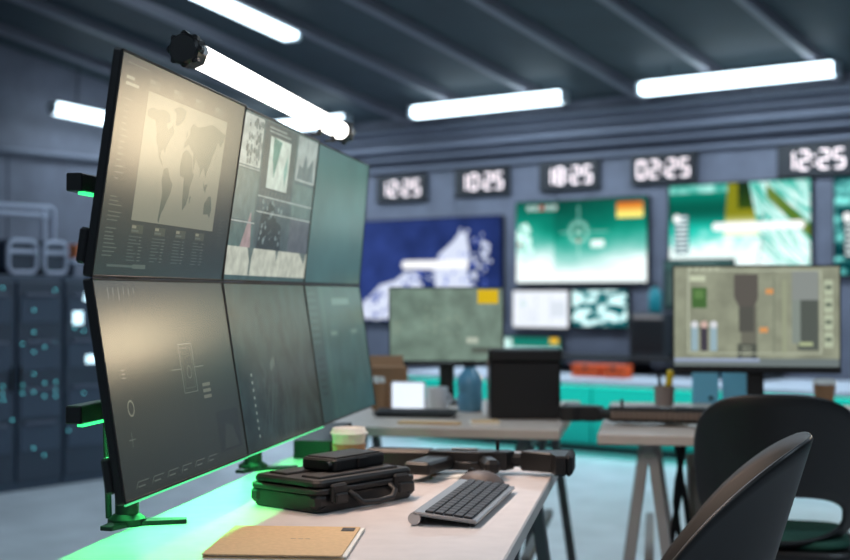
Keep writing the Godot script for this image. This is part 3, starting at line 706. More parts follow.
func softbox(where: Vector3, aim: Vector3) -> void:
	var d := (aim - where); d.y = 0.0
	var t := thing("softbox_lamp", "warm upright softbox lamp on a black tripod stand", "lamp", Vector3(where.x, 0, where.z), rad_to_deg(atan2(d.x, d.z)))
	var h := where.y
	part(t, "pole", rod([Vector3(0, 0.1, -0.2), Vector3(0, h, -0.2)], 0.014, 12), M.black)
	for k in 3:
		var a := TAU * k / 3 + 0.5
		part(t, "leg", rod([Vector3(0, 0.42, -0.2), Vector3(cos(a) * 0.36, 0.008, -0.2 + sin(a) * 0.36)], 0.008, 8), M.black)
	part(t, "lamp_head", rod([Vector3(0, h, -0.3), Vector3(0, h, -0.1)], 0.06, 16), M.black)
	var S := Vector2(0.20, 0.28)
	var st := st_new()
	for k in 4:
		var q := [Vector2(-1, -1), Vector2(1, -1), Vector2(1, 1), Vector2(-1, 1)]
		var p: Vector2 = q[k]; var n: Vector2 = q[(k + 1) % 4]
		quad(st, Vector3(p.x * 0.07, h + p.y * 0.07, -0.14), Vector3(n.x * 0.07, h + n.y * 0.07, -0.14), Vector3(n.x * S.x, h + n.y * S.y, 0.06), Vector3(p.x * S.x, h + p.y * S.y, 0.06), Vector3(p.x + n.x, p.y + n.y, -1))
		bx(st, Vector3((p.x + n.x) / 2 * S.x, h + (p.y + n.y) / 2 * S.y, 0.07), Vector3(0.02 if p.x == n.x else 2 * S.x, 0.02 if p.y == n.y else 2 * S.y, 0.03), 0.003)
	part(t, "shell", done(st), M.black)
	part(t, "lamp_diffuser", box(Vector3(2 * S.x - 0.02, 2 * S.y - 0.02, 0.006), Vector3(0, h, 0.066), 0.001), M.soft)
	area(t.transform * Vector3(0, h, 0.075), t.basis * Vector3(0, 0, 1), 2.0 * S - Vector2(0.04, 0.04), Color(1.0, 0.90, 0.74), SOFT_E, "softbox_light")
const SOFT_E := 1.25

func _ready() -> void:
	# ---- camera, exposure
	var cam := Camera3D.new(); cam.name = "camera"; add_child(cam)
	cam.position = Vector3(0, EYE, 0); cam.rotation = Vector3(atan(15.0 / FP), deg_to_rad(YAW), 0)
	var lens := CameraAttributesPhysical.new()
	lens.frustum_focal_length = 12.0 * FP / 280.0; lens.frustum_focus_distance = 2.25; lens.exposure_aperture = 3.1
	lens.frustum_near = 0.05; lens.frustum_far = 60.0
	cam.attributes = lens; cam.current = true
	var we := WorldEnvironment.new(); we.name = "environment"
	var env := Environment.new()
	env.background_mode = Environment.BG_COLOR; env.background_color = Color.BLACK
	env.tonemap_mode = Environment.TONE_MAPPER_LINEAR; env.tonemap_exposure = 1.0
	env.sdfgi_enabled = true; env.ssao_enabled = true; env.ssil_enabled = true
	we.environment = env; add_child(we)

	# ---- materials
	M.lamp = glow(Color(0.86, 0.95, 1.0), 4.5)
	M.lamp_cap = mat(c8(190, 198, 204), 0.5)
	M.tube = glow(Color(1.0, 0.98, 0.95), 4.5)
	M.soft = glow(Color(1.0, 0.90, 0.74), 2.0)
	M.green_led = glow(Color(0.25, 1.0, 0.55), 1.6)
	M.edge_led = glow(Color(0.35, 1.0, 0.65), 0.7)
	M.teal_led = glow(Color(0.1, 1.0, 0.85), 0.5)
	M.led_digit = glow(Color(1.0, 0.92, 0.92), 1.35)
	M.led_teal = glow(Color(0.45, 0.95, 1.0), 2.0)
	M.led_white = glow(Color(0.82, 0.95, 1.0), 1.6)
	M.dark = mat(c8(38, 42, 46), 0.6)
	M.black = mat(c8(16, 16, 18), 0.45)
	M.bezel = mat(c8(12, 12, 13), 0.6)
	M.gloss_black = mat(c8(14, 15, 18), 0.25)
	M.rubber = mat(c8(20, 20, 21), 0.75)
	M.case_black = grain(mat(c8(34, 33, 33), 0.5), 0.08, 0.8, 1.0, 3, 0.1)
	M.clock = mat(c8(22, 24, 30), 0.5)
	M.wall = grain(mat(c8(106, 109, 124), 0.6), 1.6, 0.86, 1.0, 5, 0.02)
	M.wall_trim = mat(c8(112, 116, 130), 0.5)
	M.ceiling = grain(mat(c8(45, 59, 67), 0.7), 2.0, 0.85, 1.0, 6, 0.02)
	M.beam = mat(c8(104, 104, 116), 0.5)
	M.floor = grain(mat(c8(218, 224, 230), 0.38), 1.5, 0.88, 1.0, 7, 0.015)
	M.desk_white = grain(mat(c8(220, 211, 207), 0.42), 0.5, 0.95, 1.0, 8, 0.03)
	M.desk_beige = grain(mat(c8(198, 184, 172), 0.5), 0.5, 0.92, 1.0, 9, 0.03)
	M.leg = mat(c8(150, 146, 142), 0.5)
	M.leg_dark = mat(c8(92, 98, 100), 0.5)
	M.chair = grain(mat(c8(15, 14, 14), 0.48), 0.05, 0.85, 1.0, 10, 0.1)
	M.seat = grain(mat(c8(22, 78, 62), 0.85), 0.03, 0.8, 1.0, 11, 0.1)
	M.steel = mat(c8(150, 152, 155), 0.35, 0.8)
	M.silver = mat(c8(196, 196, 198), 0.3, 0.9)
	M.key_base = mat(c8(150, 150, 152), 0.4, 0.6)
	M.key = mat(c8(48, 48, 52), 0.5)
	M.gun = mat(c8(23, 22, 22), 0.42)
	M.gun_tan = mat(c8(120, 104, 92), 0.5)
	M.lid = mat(c8(236, 234, 228), 0.4)
	M.cup_white = mat(c8(226, 220, 200), 0.6)
	M.card = grain(mat(c8(176, 132, 96), 0.8), 0.1, 0.88, 1.0, 13, 0.05)
	M.manila = grain(mat(c8(222, 186, 138), 0.75), 0.15, 0.93, 1.0, 14, 0.04)
	M.paper = mat(c8(236, 234, 226), 0.8)
	M.white = mat(c8(236, 238, 242), 0.5)
	M.rack = mat(c8(54, 68, 88), 0.55)
	M.rack_panel = mat(c8(44, 56, 74), 0.5)
	M.rack_bar = mat(c8(74, 82, 102), 0.5)
	M.pale = mat(c8(170, 176, 196), 0.5)
	M.orange_brown = mat(c8(206, 116, 72), 0.7)
	M.white_glow = glow(Color(0.92, 0.95, 1.0), 0.85)  # glow added to make the small white box look bright
	M.mouse = mat(c8(92, 84, 82), 0.5)
	M.orange = mat(c8(235, 90, 30), 0.6)
	M.console_front = mat(c8(14, 166, 158), 0.55)  # teal light of the strip put into the panel colour
	M.console_top = mat(c8(190, 196, 206), 0.5)
	M.blue = mat(c8(112, 186, 212), 0.55)
	M.yellow = mat(c8(236, 206, 30), 0.5)
	M.teal = mat(c8(20, 120, 130), 0.35)
	M.taupe = mat(c8(142, 130, 124), 0.6)
	M.drawer = mat(c8(150, 134, 122), 0.6)
	M.jug = mat(c8(104, 164, 196), 0.2)

	# ---- room shell
	var xm := (LEFT + RIGHT) / 2; var xw := RIGHT - LEFT; var zm := (NEAR - FAR) / 2; var zl := FAR + NEAR
	struct("floor", box(Vector3(xw + 0.4, 0.2, zl + 0.4), Vector3(xm, -0.1, zm), 0.0), M.floor)
	var hb := roof(-FAR); var hf := roof(NEAR)
	var back := struct("wall_back", box(Vector3(xw + 0.4, hb + 0.2, 0.2), Vector3(xm, hb / 2, -FAR - 0.112), 0.0), M.wall)
	struct("wall_front", box(Vector3(xw + 0.4, hf + 0.2, 0.2), Vector3(xm, hf / 2, NEAR + 0.1), 0.0), M.wall)
	var side := PackedVector2Array([Vector2(FAR + 0.2, 0), Vector2(FAR + 0.2, roof(-FAR - 0.2) + 0.05), Vector2(-NEAR - 0.2, roof(NEAR + 0.2) + 0.05), Vector2(-NEAR - 0.2, 0)])
	var left := struct("wall_left", plate(side, 0.2, Vector3(LEFT - 0.112, 0, 0), Basis(Vector3(0, 0, -1), Vector3.UP, Vector3(1, 0, 0))), M.wall)
	struct("wall_right", plate(side, 0.2, Vector3(RIGHT + 0.1, 0, 0), Basis(Vector3(0, 0, -1), Vector3.UP, Vector3(1, 0, 0))), M.wall)
	var slope := Basis(Vector3.RIGHT, atan(SLOPE))
	slope = Basis(Vector3.RIGHT, -atan(SLOPE))
	var ceil_node := struct("ceiling", box(Vector3(xw + 0.4, 0.14, zl / cos(atan(SLOPE)) + 0.5), Vector3(xm, roof(zm) + 0.0709, zm), 0.0, slope), M.ceiling)
	var joist := box(Vector3(0.07, 0.075, zl / cos(atan(SLOPE)) - 0.05), Vector3.ZERO, 0.008, slope)
	var x := LEFT + 0.44
	while x < RIGHT:
		var o := part(ceil_node, "beam", joist, M.beam); o.position = Vector3(x, roof(zm) - 0.030, zm)
		x += 0.74
	# cladding of the far and the side wall, with open joints, then rails above it
	var sheet := box(Vector3(1.008, 2.26, 0.012), Vector3.ZERO, 0.003)
	x = LEFT + 0.55
	while x < RIGHT - 0.3:
		var o := part(back, "panel", sheet, M.wall); o.position = Vector3(x, 1.13, -FAR - 0.006); x += 1.02
	x = -FAR + 0.55
	while x < NEAR - 0.3:
		var o := part(left, "panel", sheet, M.wall); o.position = Vector3(LEFT - 0.006, 1.13, x); o.rotation.y = PI / 2; x += 1.02
	part(back, "header", plate(PackedVector2Array([Vector2(9.22, 2.31), Vector2(8.82, 2.61), Vector2(8.82, 2.76), Vector2(9.22, 2.70)]), xw - 0.02, Vector3(xm, 0, 0), Basis(Vector3(0, 0, -1), Vector3.UP, Vector3(1, 0, 0))), M.wall)
	for q in [[0.06, 0.022], [0.3, 0.016], [0.5, 0.03], [0.78, 0.018]]:
		var hz: float = lerpf(-8.82, -9.22, q[0]) + q[1]; var hy: float = lerpf(2.61, 2.31, q[0]) - q[1] * 0.6
		part(back, "conduit", rod([Vector3(LEFT + 0.05, hy, hz), Vector3(RIGHT - 0.05, hy, hz)], q[1], 10), M.wall_trim)
	for q in [[2.275, 0.022]]:
		var a := part(back, "conduit", rod([Vector3(LEFT + 0.05, q[0], -FAR + 0.03 + q[1]), Vector3(RIGHT - 0.05, q[0], -FAR + 0.03 + q[1])], q[1], 10), M.wall_trim)
		var b := part(left, "conduit", rod([Vector3(LEFT + 0.03 + q[1], q[0], -FAR + 0.2), Vector3(LEFT + 0.03 + q[1], q[0], NEAR - 0.05)], q[1], 10), M.wall_trim)

	# ---- lamps of the room
	ceiling_lamp("white ceiling tube fixture above the clocks reading 10:25 and 18:25", Vector3(-5.67, 2.62, -8.3), Vector3.RIGHT)
	ceiling_lamp("white ceiling tube fixture above the clock reading 02:25", Vector3(-3.63, 2.615, -8.3), Vector3.RIGHT)
	ceiling_lamp("white ceiling tube fixture partly hidden behind the far end of the light tube", Vector3(-7.78, 2.62, -8.3), Vector3.RIGHT, 1.4)
	ceiling_lamp("added white ceiling tube fixture out beyond the last clock", Vector3(-1.59, 2.615, -8.3), Vector3.RIGHT)  # carries the row on out of view, added for its light
	var tl := at(297, 33, 9.0)
	var fall := Vector3(0, -SLOPE, -1).normalized()
	ceiling_lamp("white ceiling tube fixture sloping along the roof above the equipment racks", tl - fall * 0.75, fall, 1.4, 2.0, 1.45)
	var ll := on_side(50, 109, -8.35)
	ceiling_lamp("white ceiling tube fixture hung along the side wall behind the racks", ll + Vector3(0, -0.03, -0.75), Vector3(0, -0.06, -1), 1.45, 0.5)
	ceiling_lamp("white ceiling tube fixture over the open floor", Vector3(0.6, 3.35, -3.6), Vector3.RIGHT)
	ceiling_lamp("white ceiling tube fixture over the aisle by the racks", Vector3(-3.4, 3.35, -3.6), Vector3.RIGHT)
	ceiling_lamp("white ceiling tube fixture added as front fill over the chairs", Vector3(1.6, 3.6, 0.6), Vector3.RIGHT)  # unseen fixture added behind the lens for front fill
	ceiling_lamp("white ceiling tube fixture added as front fill over the aisle behind the desk", Vector3(-1.6, 3.6, 0.6), Vector3.RIGHT)  # its unseen twin, also added to fill from the front
	softbox(cam_to_world(2.87, 1.51, 7.15), cam_to_world(-0.3, 1.5, 2.3))

	# ---- workstation
	var d := table("long white desk carrying the six monitors and the keyboard", 1.62, 3.4, -0.915, -0.23, [-0.32, -0.82], M.desk_white, M.leg_dark)
	array_stand()
	var names := ["black monitor showing a world map over columns of text", "black monitor showing a collage of camera feeds with a pale strip", "black monitor showing a plain blank teal screen", "black monitor showing a thin targeting box on a grey screen", "black monitor showing a faint dark chart with scattered lines", "black monitor showing a dark teal panel with a list column"]
	var keys := ["map", "feeds", "plain", "radar", "chart", "panel"]
	for k in 6: panel_monitor(names[k], picture(keys[k]), 1.0, 1.861 + 0.305 + 0.61 * (k % 3), k < 3, [8.2, 6.6, 4.8, 9.2, 8.6, 8.0][k])
	light_tube()
	hard_case()
	paper_cup("paper coffee cup with white lid and cardboard sleeve behind the hard case", on_level(349, 464, DESK), 0.046, 0.089, M.card, M.cup_white)
	rifle("black rifle lying across the end of the white desk", cam_to_world(0.070, DESK + 0.005, 2.99), DYAW)
	keyboard("slim keyboard with silver battery bar and dark keys on the white desk", cam_to_world(0.082, DESK, 2.51), YAW - 13.0, 0.425, 0.118)
	var ms := thing("computer_mouse", "dark rounded mouse beside the silver keyboard", "mouse", on_level(481, 485, DESK), DYAW + 70)
	var mst := st_new(true)
	var mp := []
	for k in 9:
		var a := PI / 2 * k / 8; mp.append(Vector2(cos(a), sin(a)))
	lathe(mst, mp, 24, Vector3.ZERO, Basis(Vector3(0.034, 0, 0), Vector3(0, 0.032, 0), Vector3(0, 0, 0.056)))
	part(ms, "shell", done(mst), M.mouse)
	part(ms, "wheel", rod([Vector3(-0.004, 0.029, -0.024), Vector3(0.004, 0.029, -0.024)], 0.007, 12), M.black)
	part(ms, "button_split", box(Vector3(0.002, 0.004, 0.03), Vector3(0, 0.0285, -0.026), 0.0005, Basis(Vector3.RIGHT, -0.35)), M.black)
	var fo := thing("folder", "manila folder with black label and white sheets inside on the white desk", "folder", on_level(288, 542, DESK), YAW - 4.0)
	part(fo, "back_leaf", plate(rrect(0.222, 0.25, 0.004), 0.002, Vector3(0, 0.001, 0.01), FLAT), M.manila)
	part(fo, "sheets", plate(rrect(0.218, 0.246, 0.002), 0.003, Vector3(0.006, 0.0036, 0.008), FLAT), M.paper)
	part(fo, "front_leaf", plate(rrect(0.220, 0.25, 0.004), 0.002, Vector3(-0.002, 0.0062, 0.012), FLAT), M.manila)
	part(fo, "black_label", box(Vector3(0.022, 0.0008, 0.030), Vector3(0.090, 0.0076, -0.085), 0.0), M.black)
	var ptx := st_new()
	for k in 3: bx(ptx, Vector3(0.01 + 0.012 * k, 0.0075, 0.004), Vector3(0.008, 0.0004, 0.002), 0.0)
	part(fo, "printed_mark", done(ptx), M.drawer)
	var cl := thing("note_pad", "small pale paper pad under the rifle grip on the white desk", "paper", on_level(450, 477, DESK), DYAW + 8)
	part(cl, "sheets", plate(rrect(0.085, 0.055, 0.004), 0.006, Vector3(0, 0.003, 0), FLAT, 0.001), M.paper)
	part(cl, "cover_tape", box(Vector3(0.012, 0.0066, 0.054), Vector3(-0.037, 0.0033, 0), 0.001), M.manila)
	var sp := thing("dark_wedge", "plain dark wedge behind the coffee cup under the monitors", "box", desk_at(3.27, -0.845, DESK), DYAW)  # black wedge shape between cup and stand
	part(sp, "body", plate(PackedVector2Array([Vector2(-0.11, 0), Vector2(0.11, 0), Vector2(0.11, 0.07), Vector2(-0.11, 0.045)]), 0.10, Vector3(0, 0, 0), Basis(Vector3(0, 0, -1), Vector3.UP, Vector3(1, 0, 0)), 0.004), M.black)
	part(sp, "front_strip", box(Vector3(0.004, 0.03, 0.18), Vector3(0.052, 0.025, 0), 0.001), M.black)

	# ---- second row of tables
	table("grey topped trestle table under the monitor with a yellow corner tag", 3.96, 5.06, -1.25, -0.285, [-0.40, -1.1], M.desk_beige, M.leg_dark)
	table("beige trestle table under the monitor showing a site plan", 3.86, 5.04, -0.168, 1.35, [-0.02, 1.15], M.desk_beige, M.leg)
	var p1 := at(446, 363, 4.90); p1.y = DESK
	stand_monitor("grey green monitor showing a survey picture with a yellow corner tag", picture("survey"), 1.0, p1, DYAW + 4.0, 0.424, 0.271, EYE - 66.0 / FP * 4.90)
	var p2 := at(756, 370, 4.36); p2.y = DESK
	stand_monitor("monitor showing a beige site plan with people icons and grey columns", picture("layout"), 1.0, p2, DYAW + 2.0, 0.54, 0.334, EYE - 72.0 / FP * 4.36)
	var bb := thing("storage_box", "plain black lidded storage box standing on the grey table's corner", "box", on_level(525, 419, DESK), DYAW + 8.0)
	part(bb, "body", box(Vector3(0.232, 0.19, 0.14), Vector3(0, 0.095, -0.06), 0.006), M.black)
	part(bb, "lid", box(Vector3(0.242, 0.04, 0.15), Vector3(0, 0.21, -0.06), 0.006), M.black)
	part(bb, "side_strap", box(Vector3(0.006, 0.2, 0.05), Vector3(-0.121, 0.10, -0.06), 0.002), M.taupe)
	var cb := thing("cardboard_box", "open brown cardboard box beside the small cup on the grey table", "box", on_level(388, 407, DESK), DYAW + 20.0)
	part(cb, "body", box(Vector3(0.13, 0.15, 0.1), Vector3(0, 0.075, 0), 0.002), M.card)
	part(cb, "flap", box(Vector3(0.128, 0.04, 0.003), Vector3(0, 0.168, -0.045), 0.001, Basis(Vector3.RIGHT, -0.4)), M.card)
	paper_cup("small brown paper cup with white lid on the grey table", on_level(378, 410.5, DESK), 0.027, 0.12, null, M.card)
	var wb := thing("glowing_box", "small white box with a glow added to its face beside the white mug", "tablet", on_level(408, 411, DESK), DYAW + 6.0)
	part(wb, "case", plate(rrect(0.122, 0.104, 0.01), 0.012, Vector3(0, 0.052, -0.008), Basis(), 0.003), M.white)
	part(wb, "screen_panel", plate(rrect(0.112, 0.094, 0.006), 0.002, Vector3(0, 0.052, -0.0012), Basis()), M.white_glow)  # glowing face added to brighten the box
	part(wb, "prop_foot", box(Vector3(0.08, 0.008, 0.06), Vector3(0, 0.004, -0.03), 0.002), M.white)
	var mg := thing("white_mug", "white mug with a round handle beside the small glowing white box", "mug", on_level(437, 411, DESK), DYAW + 40.0)
	part(mg, "mug_body", turned([Vector2(0.0, 0.0), Vector2(0.034, 0.0), Vector2(0.038, 0.01), Vector2(0.038, 0.085), Vector2(0.034, 0.085), Vector2(0.033, 0.01), Vector2(0, 0.01)], 24), M.white)
	var hp := []
	for k in 9: hp.append(Vector3(0.037 + 0.022 * sin(PI * k / 8.0), 0.02 + 0.045 * k / 8.0, 0))
	part(mg, "handle", rod(hp, 0.005, 8), M.white)
	var jg := thing("water_jug", "blue plastic water jug with moulded grip on the grey table", "bottle", on_level(470, 411, DESK), DYAW)
	part(jg, "jug_body", turned([Vector2(0.0, 0.0), Vector2(0.04, 0.0), Vector2(0.044, 0.012), Vector2(0.044, 0.06), Vector2(0.041, 0.068), Vector2(0.044, 0.076), Vector2(0.044, 0.12), Vector2(0.022, 0.148), Vector2(0.02, 0.16), Vector2(0, 0.16)], 24, Vector3.ZERO, Basis(), false), M.jug)
	part(jg, "cap", turned([Vector2(0.0, 0.16), Vector2(0.023, 0.158), Vector2(0.023, 0.178), Vector2(0, 0.178)], 18), M.dark)
	var pf := thing("document_folder", "flat manila document folder along the grey table's edge", "folder", on_level(430, 423.5, DESK), DYAW - 4.0)
	part(pf, "back_leaf", plate(rrect(0.2, 0.06, 0.003), 0.003, Vector3(0, 0.0015, 0), FLAT), M.manila)
	part(pf, "front_leaf", plate(rrect(0.195, 0.058, 0.003), 0.003, Vector3(-0.003, 0.0047, 0), FLAT), M.manila)
	var ps := thing("paper_stack", "loose stack of pale paper sheets on the grey table beside the black storage box", "paper", on_level(484, 424, DESK), DYAW + 12.0)
	part(ps, "sheets", plate(rrect(0.09, 0.1, 0.002), 0.008, Vector3(0, 0.004, 0), FLAT), M.paper)
	part(ps, "top_sheet", plate(rrect(0.088, 0.098, 0.002), 0.0015, Vector3(0.004, 0.009, -0.003), FLAT), M.manila)
	keyboard("plain black keyboard lying before the yellow tagged monitor", on_level(416, 416.5, DESK), DYAW - 90.0, 0.28, 0.09, false)

	rifle("black rifle overhanging the corner of the beige table", on_level(656, 425.5, DESK) + Vector3(0, 0.004, 0), DYAW + 180.0 - 4.0, 1.1)
	var pc := thing("pencil_cup", "taupe pencil cup holding a yellow marker on the beige table", "cup", on_level(664, 411, DESK), DYAW)
	part(pc, "cup_body", turned([Vector2(0.0, 0.0), Vector2(0.032, 0.0), Vector2(0.036, 0.09), Vector2(0.033, 0.09), Vector2(0.03, 0.006), Vector2(0, 0.006)], 20), M.taupe)
	part(pc, "yellow_marker", rod([Vector3(0.0, 0.01, 0.0), Vector3(0.024, 0.145, 0.008)], 0.013, 10), M.yellow)
	part(pc, "dark_pen", rod([Vector3(0.0, 0.01, 0.0), Vector3(-0.02, 0.13, 0.0)], 0.006, 8), M.black)
	paper_cup("brown paper coffee cup with white lid beside the site plan monitor", on_level(824, 408, DESK), 0.044, 0.104, null, M.card)
	for k in 2:
		var bi := thing("blue_binder", ["blue binder standing upright beside the pencil cup", "wide blue binder standing upright beside the monitor neck"][k], "binder", on_level([705, 735][k], 403, DESK), DYAW + 2.0)
		part(bi, "cover", box(Vector3([0.098, 0.098][k], 0.125, 0.03), Vector3(0, 0.0625, 0), 0.003), M.blue)
		part(bi, "spine_hole", turned([Vector2(0.0, 0.0), Vector2(0.009, 0.0), Vector2(0.009, 0.002), Vector2(0.0, 0.002)], 14, Vector3(0.02, 0.02, 0.0145), Basis(Vector3.RIGHT, PI / 2)), M.black)
	keyboard("plain black keyboard on the beige table before the site plan monitor", on_level(835, 433, DESK), DYAW - 90.0, 0.36, 0.11, false)
	var du := thing("drawer_unit", "taupe drawer unit under the beige table behind the chair", "cabinet", desk_at(4.36, 0.235, 0.0), DYAW)
	part(du, "body", box(Vector3(0.26, 0.58, 0.4), Vector3(0, 0.31, -0.03), 0.005), M.drawer)
	for k in 3:
		var dr := part(du, "drawer", box(Vector3(0.236, 0.176, 0.018), Vector3(0, 0.125 + k * 0.186, 0.18), 0.003), M.drawer)
		part(dr, "handle", box(Vector3(0.1, 0.012, 0.014), Vector3(0, 0.165 + k * 0.186, 0.195), 0.003), M.steel)
	for sx in [-1, 1]:
		for sz in [-1, 1]: part(du, "caster", rod([Vector3(sx * 0.10 - 0.01, 0.0105, sz * 0.14), Vector3(sx * 0.10 + 0.01, 0.0105, sz * 0.14)], 0.0105, 12), M.rubber)
	var cbp := desk_at(4.08, 0.075, 0.0)
	var cable := thing("cable_bundle", "black cable bundle hanging down beneath the beige table", "cable", cbp, DYAW)
	for k in 3:
		var cp := []
		for j in 12:
			var y := 0.70 - 0.69 * j / 11.0
			cp.append(Vector3(0.012 * (k - 1) + 0.014 * sin(j * 0.9 + k * 2.0), y, 0.012 * cos(j * 0.8 + k)))
		part(cable, "cable", rod(cp, 0.009, 8), M.rubber)

	# ---- chairs
	var c1 := cam_to_world(0.985, 0, 3.62)
	office_chair("black shell office chair with green seat pushed under the beige table", c1, DYAW - 6.0)
	var c2 := cam_to_world(0.40, 0, 2.45)
	office_chair("black shell office chair seen edge-on beside the white desk", c2, DYAW + 84.0)

	# ---- far wall
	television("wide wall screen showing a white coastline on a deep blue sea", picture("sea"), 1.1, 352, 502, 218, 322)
	television("wall screen showing a targeting ring over a teal and white scene", picture("target"), 1.2, 515, 648, 198.5, 284)
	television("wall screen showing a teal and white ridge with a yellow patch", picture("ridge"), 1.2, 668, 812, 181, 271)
	television("wall screen showing a mottled teal coast beside a white list", picture("coast"), 1.1, 833, 990, 171, 276)
	television("small wall screen showing a plain white sheet", picture("sheet"), 1.1, 511.5, 569, 289.5, 329)
	television("small wall screen showing teal and white surf", picture("surf"), 1.2, 571, 628, 289, 328)
	television("small low wall screen with a yellow corner and pale band", picture("strip"), 1.1, 492, 561, 336, 366)
	var times := ["12:25", "10:25", "18:25", "02:25", "12:25"]
	var cx := [400.5, 481.5, 568.5, 663.5, 815.0]; var cy := [188.5, 181.5, 175.5, 168.5, 159.5]
	var cl_l := ["digital wall clock reading 12:25 above the deep blue sea screen", "digital wall clock reading 10:25 beside the sea screen's upper corner", "digital wall clock reading 18:25 above the targeting ring screen", "digital wall clock reading 02:25 above the ridge screen", "digital wall clock reading 12:25 above the gap right of the ridge screen"]
	cl_l[4] = "digital wall clock reading 12:25 between the ridge screen and the coast screen"
	for k in 5: wall_clock(times[k], cl_l[k], cx[k], cy[k])
	# low console along the far wall, lit teal under its top, part of that glow painted into the front
	var cs := thing("wall_console", "long low pale console along the far wall with front lit and coloured teal", "cabinet", Vector3(-3.1, 0, -8.66))
	var CL := 6.6
	part(cs, "worktop", box(Vector3(CL, 0.035, 1.12), Vector3(0, 0.5225, 0), 0.004), M.console_top)
	part(cs, "plinth", box(Vector3(CL - 0.1, 0.06, 0.84), Vector3(0, 0.03, -0.08), 0.0), M.dark)
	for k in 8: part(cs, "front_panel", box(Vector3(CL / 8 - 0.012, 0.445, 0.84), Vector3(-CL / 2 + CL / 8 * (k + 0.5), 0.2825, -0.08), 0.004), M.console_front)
	part(cs, "led_strip", box(Vector3(CL - 0.1, 0.012, 0.012), Vector3(0, 0.499, 0.53), 0.002), M.teal_led)
	area(Vector3(-3.1, 0.485, -8.13), Vector3(0, -1, -0.55), Vector2(CL - 0.1, 0.02), Color(0.25, 1.0, 0.92), 1.0, "console_led_light", Vector3.RIGHT)
	var rs := thing("monitor_shelf", "long black shelf riser on the console against the far wall", "shelf", Vector3(on_far(640, 365, 9.0).x, 0.54, -8.98))
	part(rs, "board", box(Vector3(2.2, 0.03, 0.42), Vector3(0, 0.12, 0), 0.004), M.black)
	for sx in [-1.0, 0.0, 1.0]: part(rs, "support", box(Vector3(0.03, 0.105, 0.36), Vector3(sx * 1.06, 0.0525, 0), 0.003), M.black)
	for k in 2:
		var q := on_far([589, 617][k], 383, 8.5)
		var ob := thing("orange_box", ["long orange box on the console beneath the small wall screens", "short bright orange box on the console beside the long one"][k], "box", Vector3(q.x, 0.54, -8.5))
		part(ob, "body", box(Vector3([0.24, 0.19][k], 0.08, 0.12), Vector3(0, 0.04, 0), 0.006), M.orange)
		part(ob, "lid", box(Vector3([0.245, 0.195][k], 0.016, 0.125), Vector3(0, 0.087, 0), 0.004), M.orange)
		part(ob, "clasp", box(Vector3(0.03, 0.03, 0.006), Vector3(0, 0.075, 0.064), 0.002), M.dark)
	var q3 := on_far(700, 300, 8.95)
	stand_monitor("dark teal monitor on the shelf behind the site plan monitor", picture("console"), 1.0, Vector3(q3.x, 0.675, -8.92), 0.0, 0.56, 0.36, 1.05)
	var q4 := on_far(654, 362, 8.9)
	var er := thing("equipment_box", "dark front panelled equipment box on the black shelf", "box", Vector3(q4.x, 0.675, -8.92))
	part(er, "body", box(Vector3(0.31, 0.34, 0.26), Vector3(0, 0.17, 0), 0.006), M.dark)
	part(er, "front_panel", box(Vector3(0.27, 0.24, 0.01), Vector3(0, 0.17, 0.131), 0.003), M.black)
	part(er, "label_strip", box(Vector3(0.24, 0.03, 0.006), Vector3(0, 0.31, 0.131), 0.002), M.taupe)
	var bo := thing("teal_bottle", "teal bottle standing on the dark equipment box", "bottle", Vector3(q4.x + 0.0, 1.015, -8.92))
	part(bo, "bottle_body", turned([Vector2(0.0, 0.0), Vector2(0.046, 0.0), Vector2(0.05, 0.012), Vector2(0.05, 0.15), Vector2(0.022, 0.19), Vector2(0.022, 0.2), Vector2(0, 0.2)], 20, Vector3.ZERO, Basis(), false), M.teal)
	part(bo, "cap", turned([Vector2(0.0, 0.198), Vector2(0.026, 0.198), Vector2(0.026, 0.225), Vector2(0, 0.225)], 16), M.dark)

	# ---- equipment racks before the side wall
	var leds := [[4, 288], [56, 290], [35, 310], [35, 332], [4, 344], [24, 344], [57, 342], [35, 352], [46, 347], [35, 374], [4, 386], [24, 385], [46, 383], [57, 382], [57, 390], [4, 394], [24, 393], [35, 392], [57, 396], [46, 396], [5, 400], [75, 341], [85, 341], [85, 331], [85, 393], [76, 328], [35, 448], [46, 455], [14, 420], [70, 430]]
	var RX := -6.47
	var RW := 0.68
	var rnames := ["dark rack standing at the start of the rack row", "dark rack with two open module bays in the rack row", "dark rack with white lit displays in the rack row", "dark rack at the end of the row nearest the far wall"]
	for k in 4:
		var zc := -(4.29 - RW + RW * k + RW / 2)
		var t := thing("equipment_rack", rnames[k], "rack", Vector3(RX - 0.35, 0, zc), 90.0, "equipment racks in a row")
		part(t, "body", box(Vector3(RW - 0.008, 1.265, 0.66), Vector3(0, 0.6325, -0.01), 0.006), M.rack)
		for s in [-1.0, 1.0]:
			var door := part(t, "door", box(Vector3(RW / 2 - 0.022, 1.18, 0.016), Vector3(s * RW / 4, 0.64, 0.328), 0.004), M.rack_panel)
			for y in [0.30, 0.50, 0.78, 1.06]:
				part(door, "module", box(Vector3(RW / 2 - 0.06, 0.15, 0.008), Vector3(s * RW / 4, y, 0.338), 0.003), M.rack)
				part(door, "module_handle", box(Vector3(RW / 2 - 0.12, 0.02, 0.012), Vector3(s * RW / 4, y + 0.09, 0.342), 0.003), M.rack_bar)
			part(door, "door_handle", box(Vector3(0.014, 0.14, 0.02), Vector3(s * 0.03, 0.66, 0.345), 0.004), M.dark)
		for L in leds:
			var p := on_side(L[0], L[1], RX + 0.003)
			if absf(p.z - zc) < RW / 2:
				part(t, "led_light", turned([Vector2(0.0, 0.0), Vector2(0.0045, 0.0), Vector2(0.003, 0.004), Vector2(0.0, 0.004)], 10, Vector3(-(p.z - zc), p.y, 0.3425), Basis(Vector3.RIGHT, PI / 2)), M.led_teal)
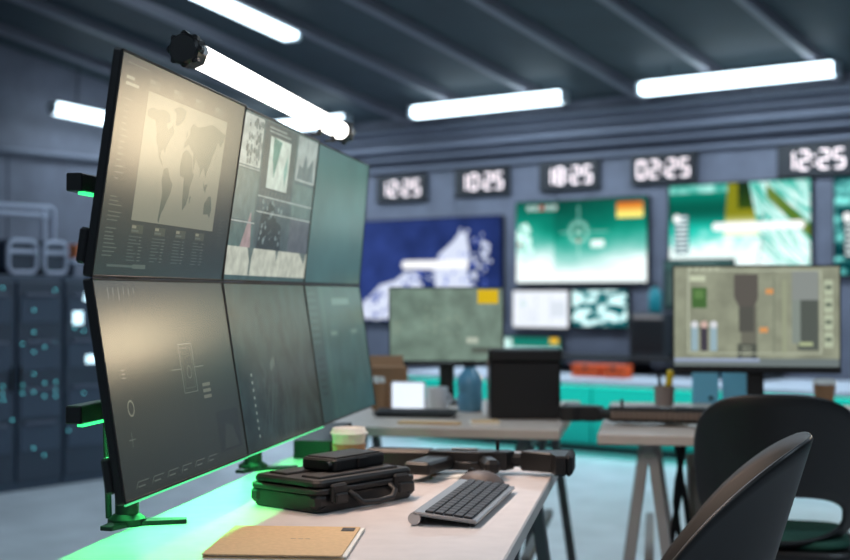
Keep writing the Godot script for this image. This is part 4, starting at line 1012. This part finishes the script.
		for L in [[79, 318, 0.075, 0.08], [93, 359, 0.09, 0.05], [88, 297, 0.05, 0.05]]:
			var p := on_side(L[0], L[1], RX + 0.003)
			if absf(p.z - zc) < RW / 2: part(t, "lit_display", box(Vector3(L[2], L[3], 0.008), Vector3(-(p.z - zc), p.y, 0.344), 0.003), M.led_white)
	rack_case("square grey rimmed equipment case on the racks beside a smaller one", "equipment_case", 5.5, 38.5, 239, 276.5, -6.6)
	rack_case("narrow grey rimmed equipment case on the racks beside the orange brown box", "equipment_case", 41.5, 68, 241, 277, -6.6)
	var fx := -6.92
	var fa := on_side(48, 275, fx)
	var pr := thing("pipe_frame", "pale steel pipe shelf frame standing on the racks behind the cases", "shelf", Vector3(fx, 1.2655, fa.z), 90.0)
	var hi := on_side(48, 213, fx).y - 1.2655
	for q in [-0.95, 0.0]:
		var ring_pts := []
		for p in rrect(0.075, hi + 0.02, 0.03, 4): ring_pts.append(Vector3(p.x + q, p.y + (hi + 0.02) / 2 + 0.013, 0.0))
		part(pr, "upright", rod(ring_pts, 0.017, 8, true), M.pale)
	for y in [hi - 0.02, hi + 0.03]: part(pr, "pipe", rod([Vector3(-0.95, y, 0.0), Vector3(0.0, y, 0.0)], 0.018, 8), M.pale)
	var ob2 := on_side(86, 247, -6.6)
	var rs2 := thing("riser_shelf", "short pale riser shelf holding the orange brown parcel on the racks", "shelf", Vector3(-6.66, 1.2655, ob2.z), 90.0)
	part(rs2, "board", box(Vector3(0.24, 0.03, 0.16), Vector3(0, 0.095, 0), 0.004), M.pale)
	for q in [-0.1, 0.1]: part(rs2, "support", box(Vector3(0.02, 0.08, 0.14), Vector3(q, 0.04, 0), 0.003), M.rack)
	var oc := thing("parcel", "orange brown parcel on the short pale riser shelf", "box", Vector3(-6.66, 1.2655 + 0.1105, ob2.z), 90.0)
	part(oc, "body", box(Vector3(0.13, 0.09, 0.1), Vector3(0, 0.045, 0), 0.004), M.orange_brown)
	part(oc, "tape", box(Vector3(0.03, 0.092, 0.102), Vector3(0, 0.046, 0), 0.003), M.card)

	rng.seed = 1
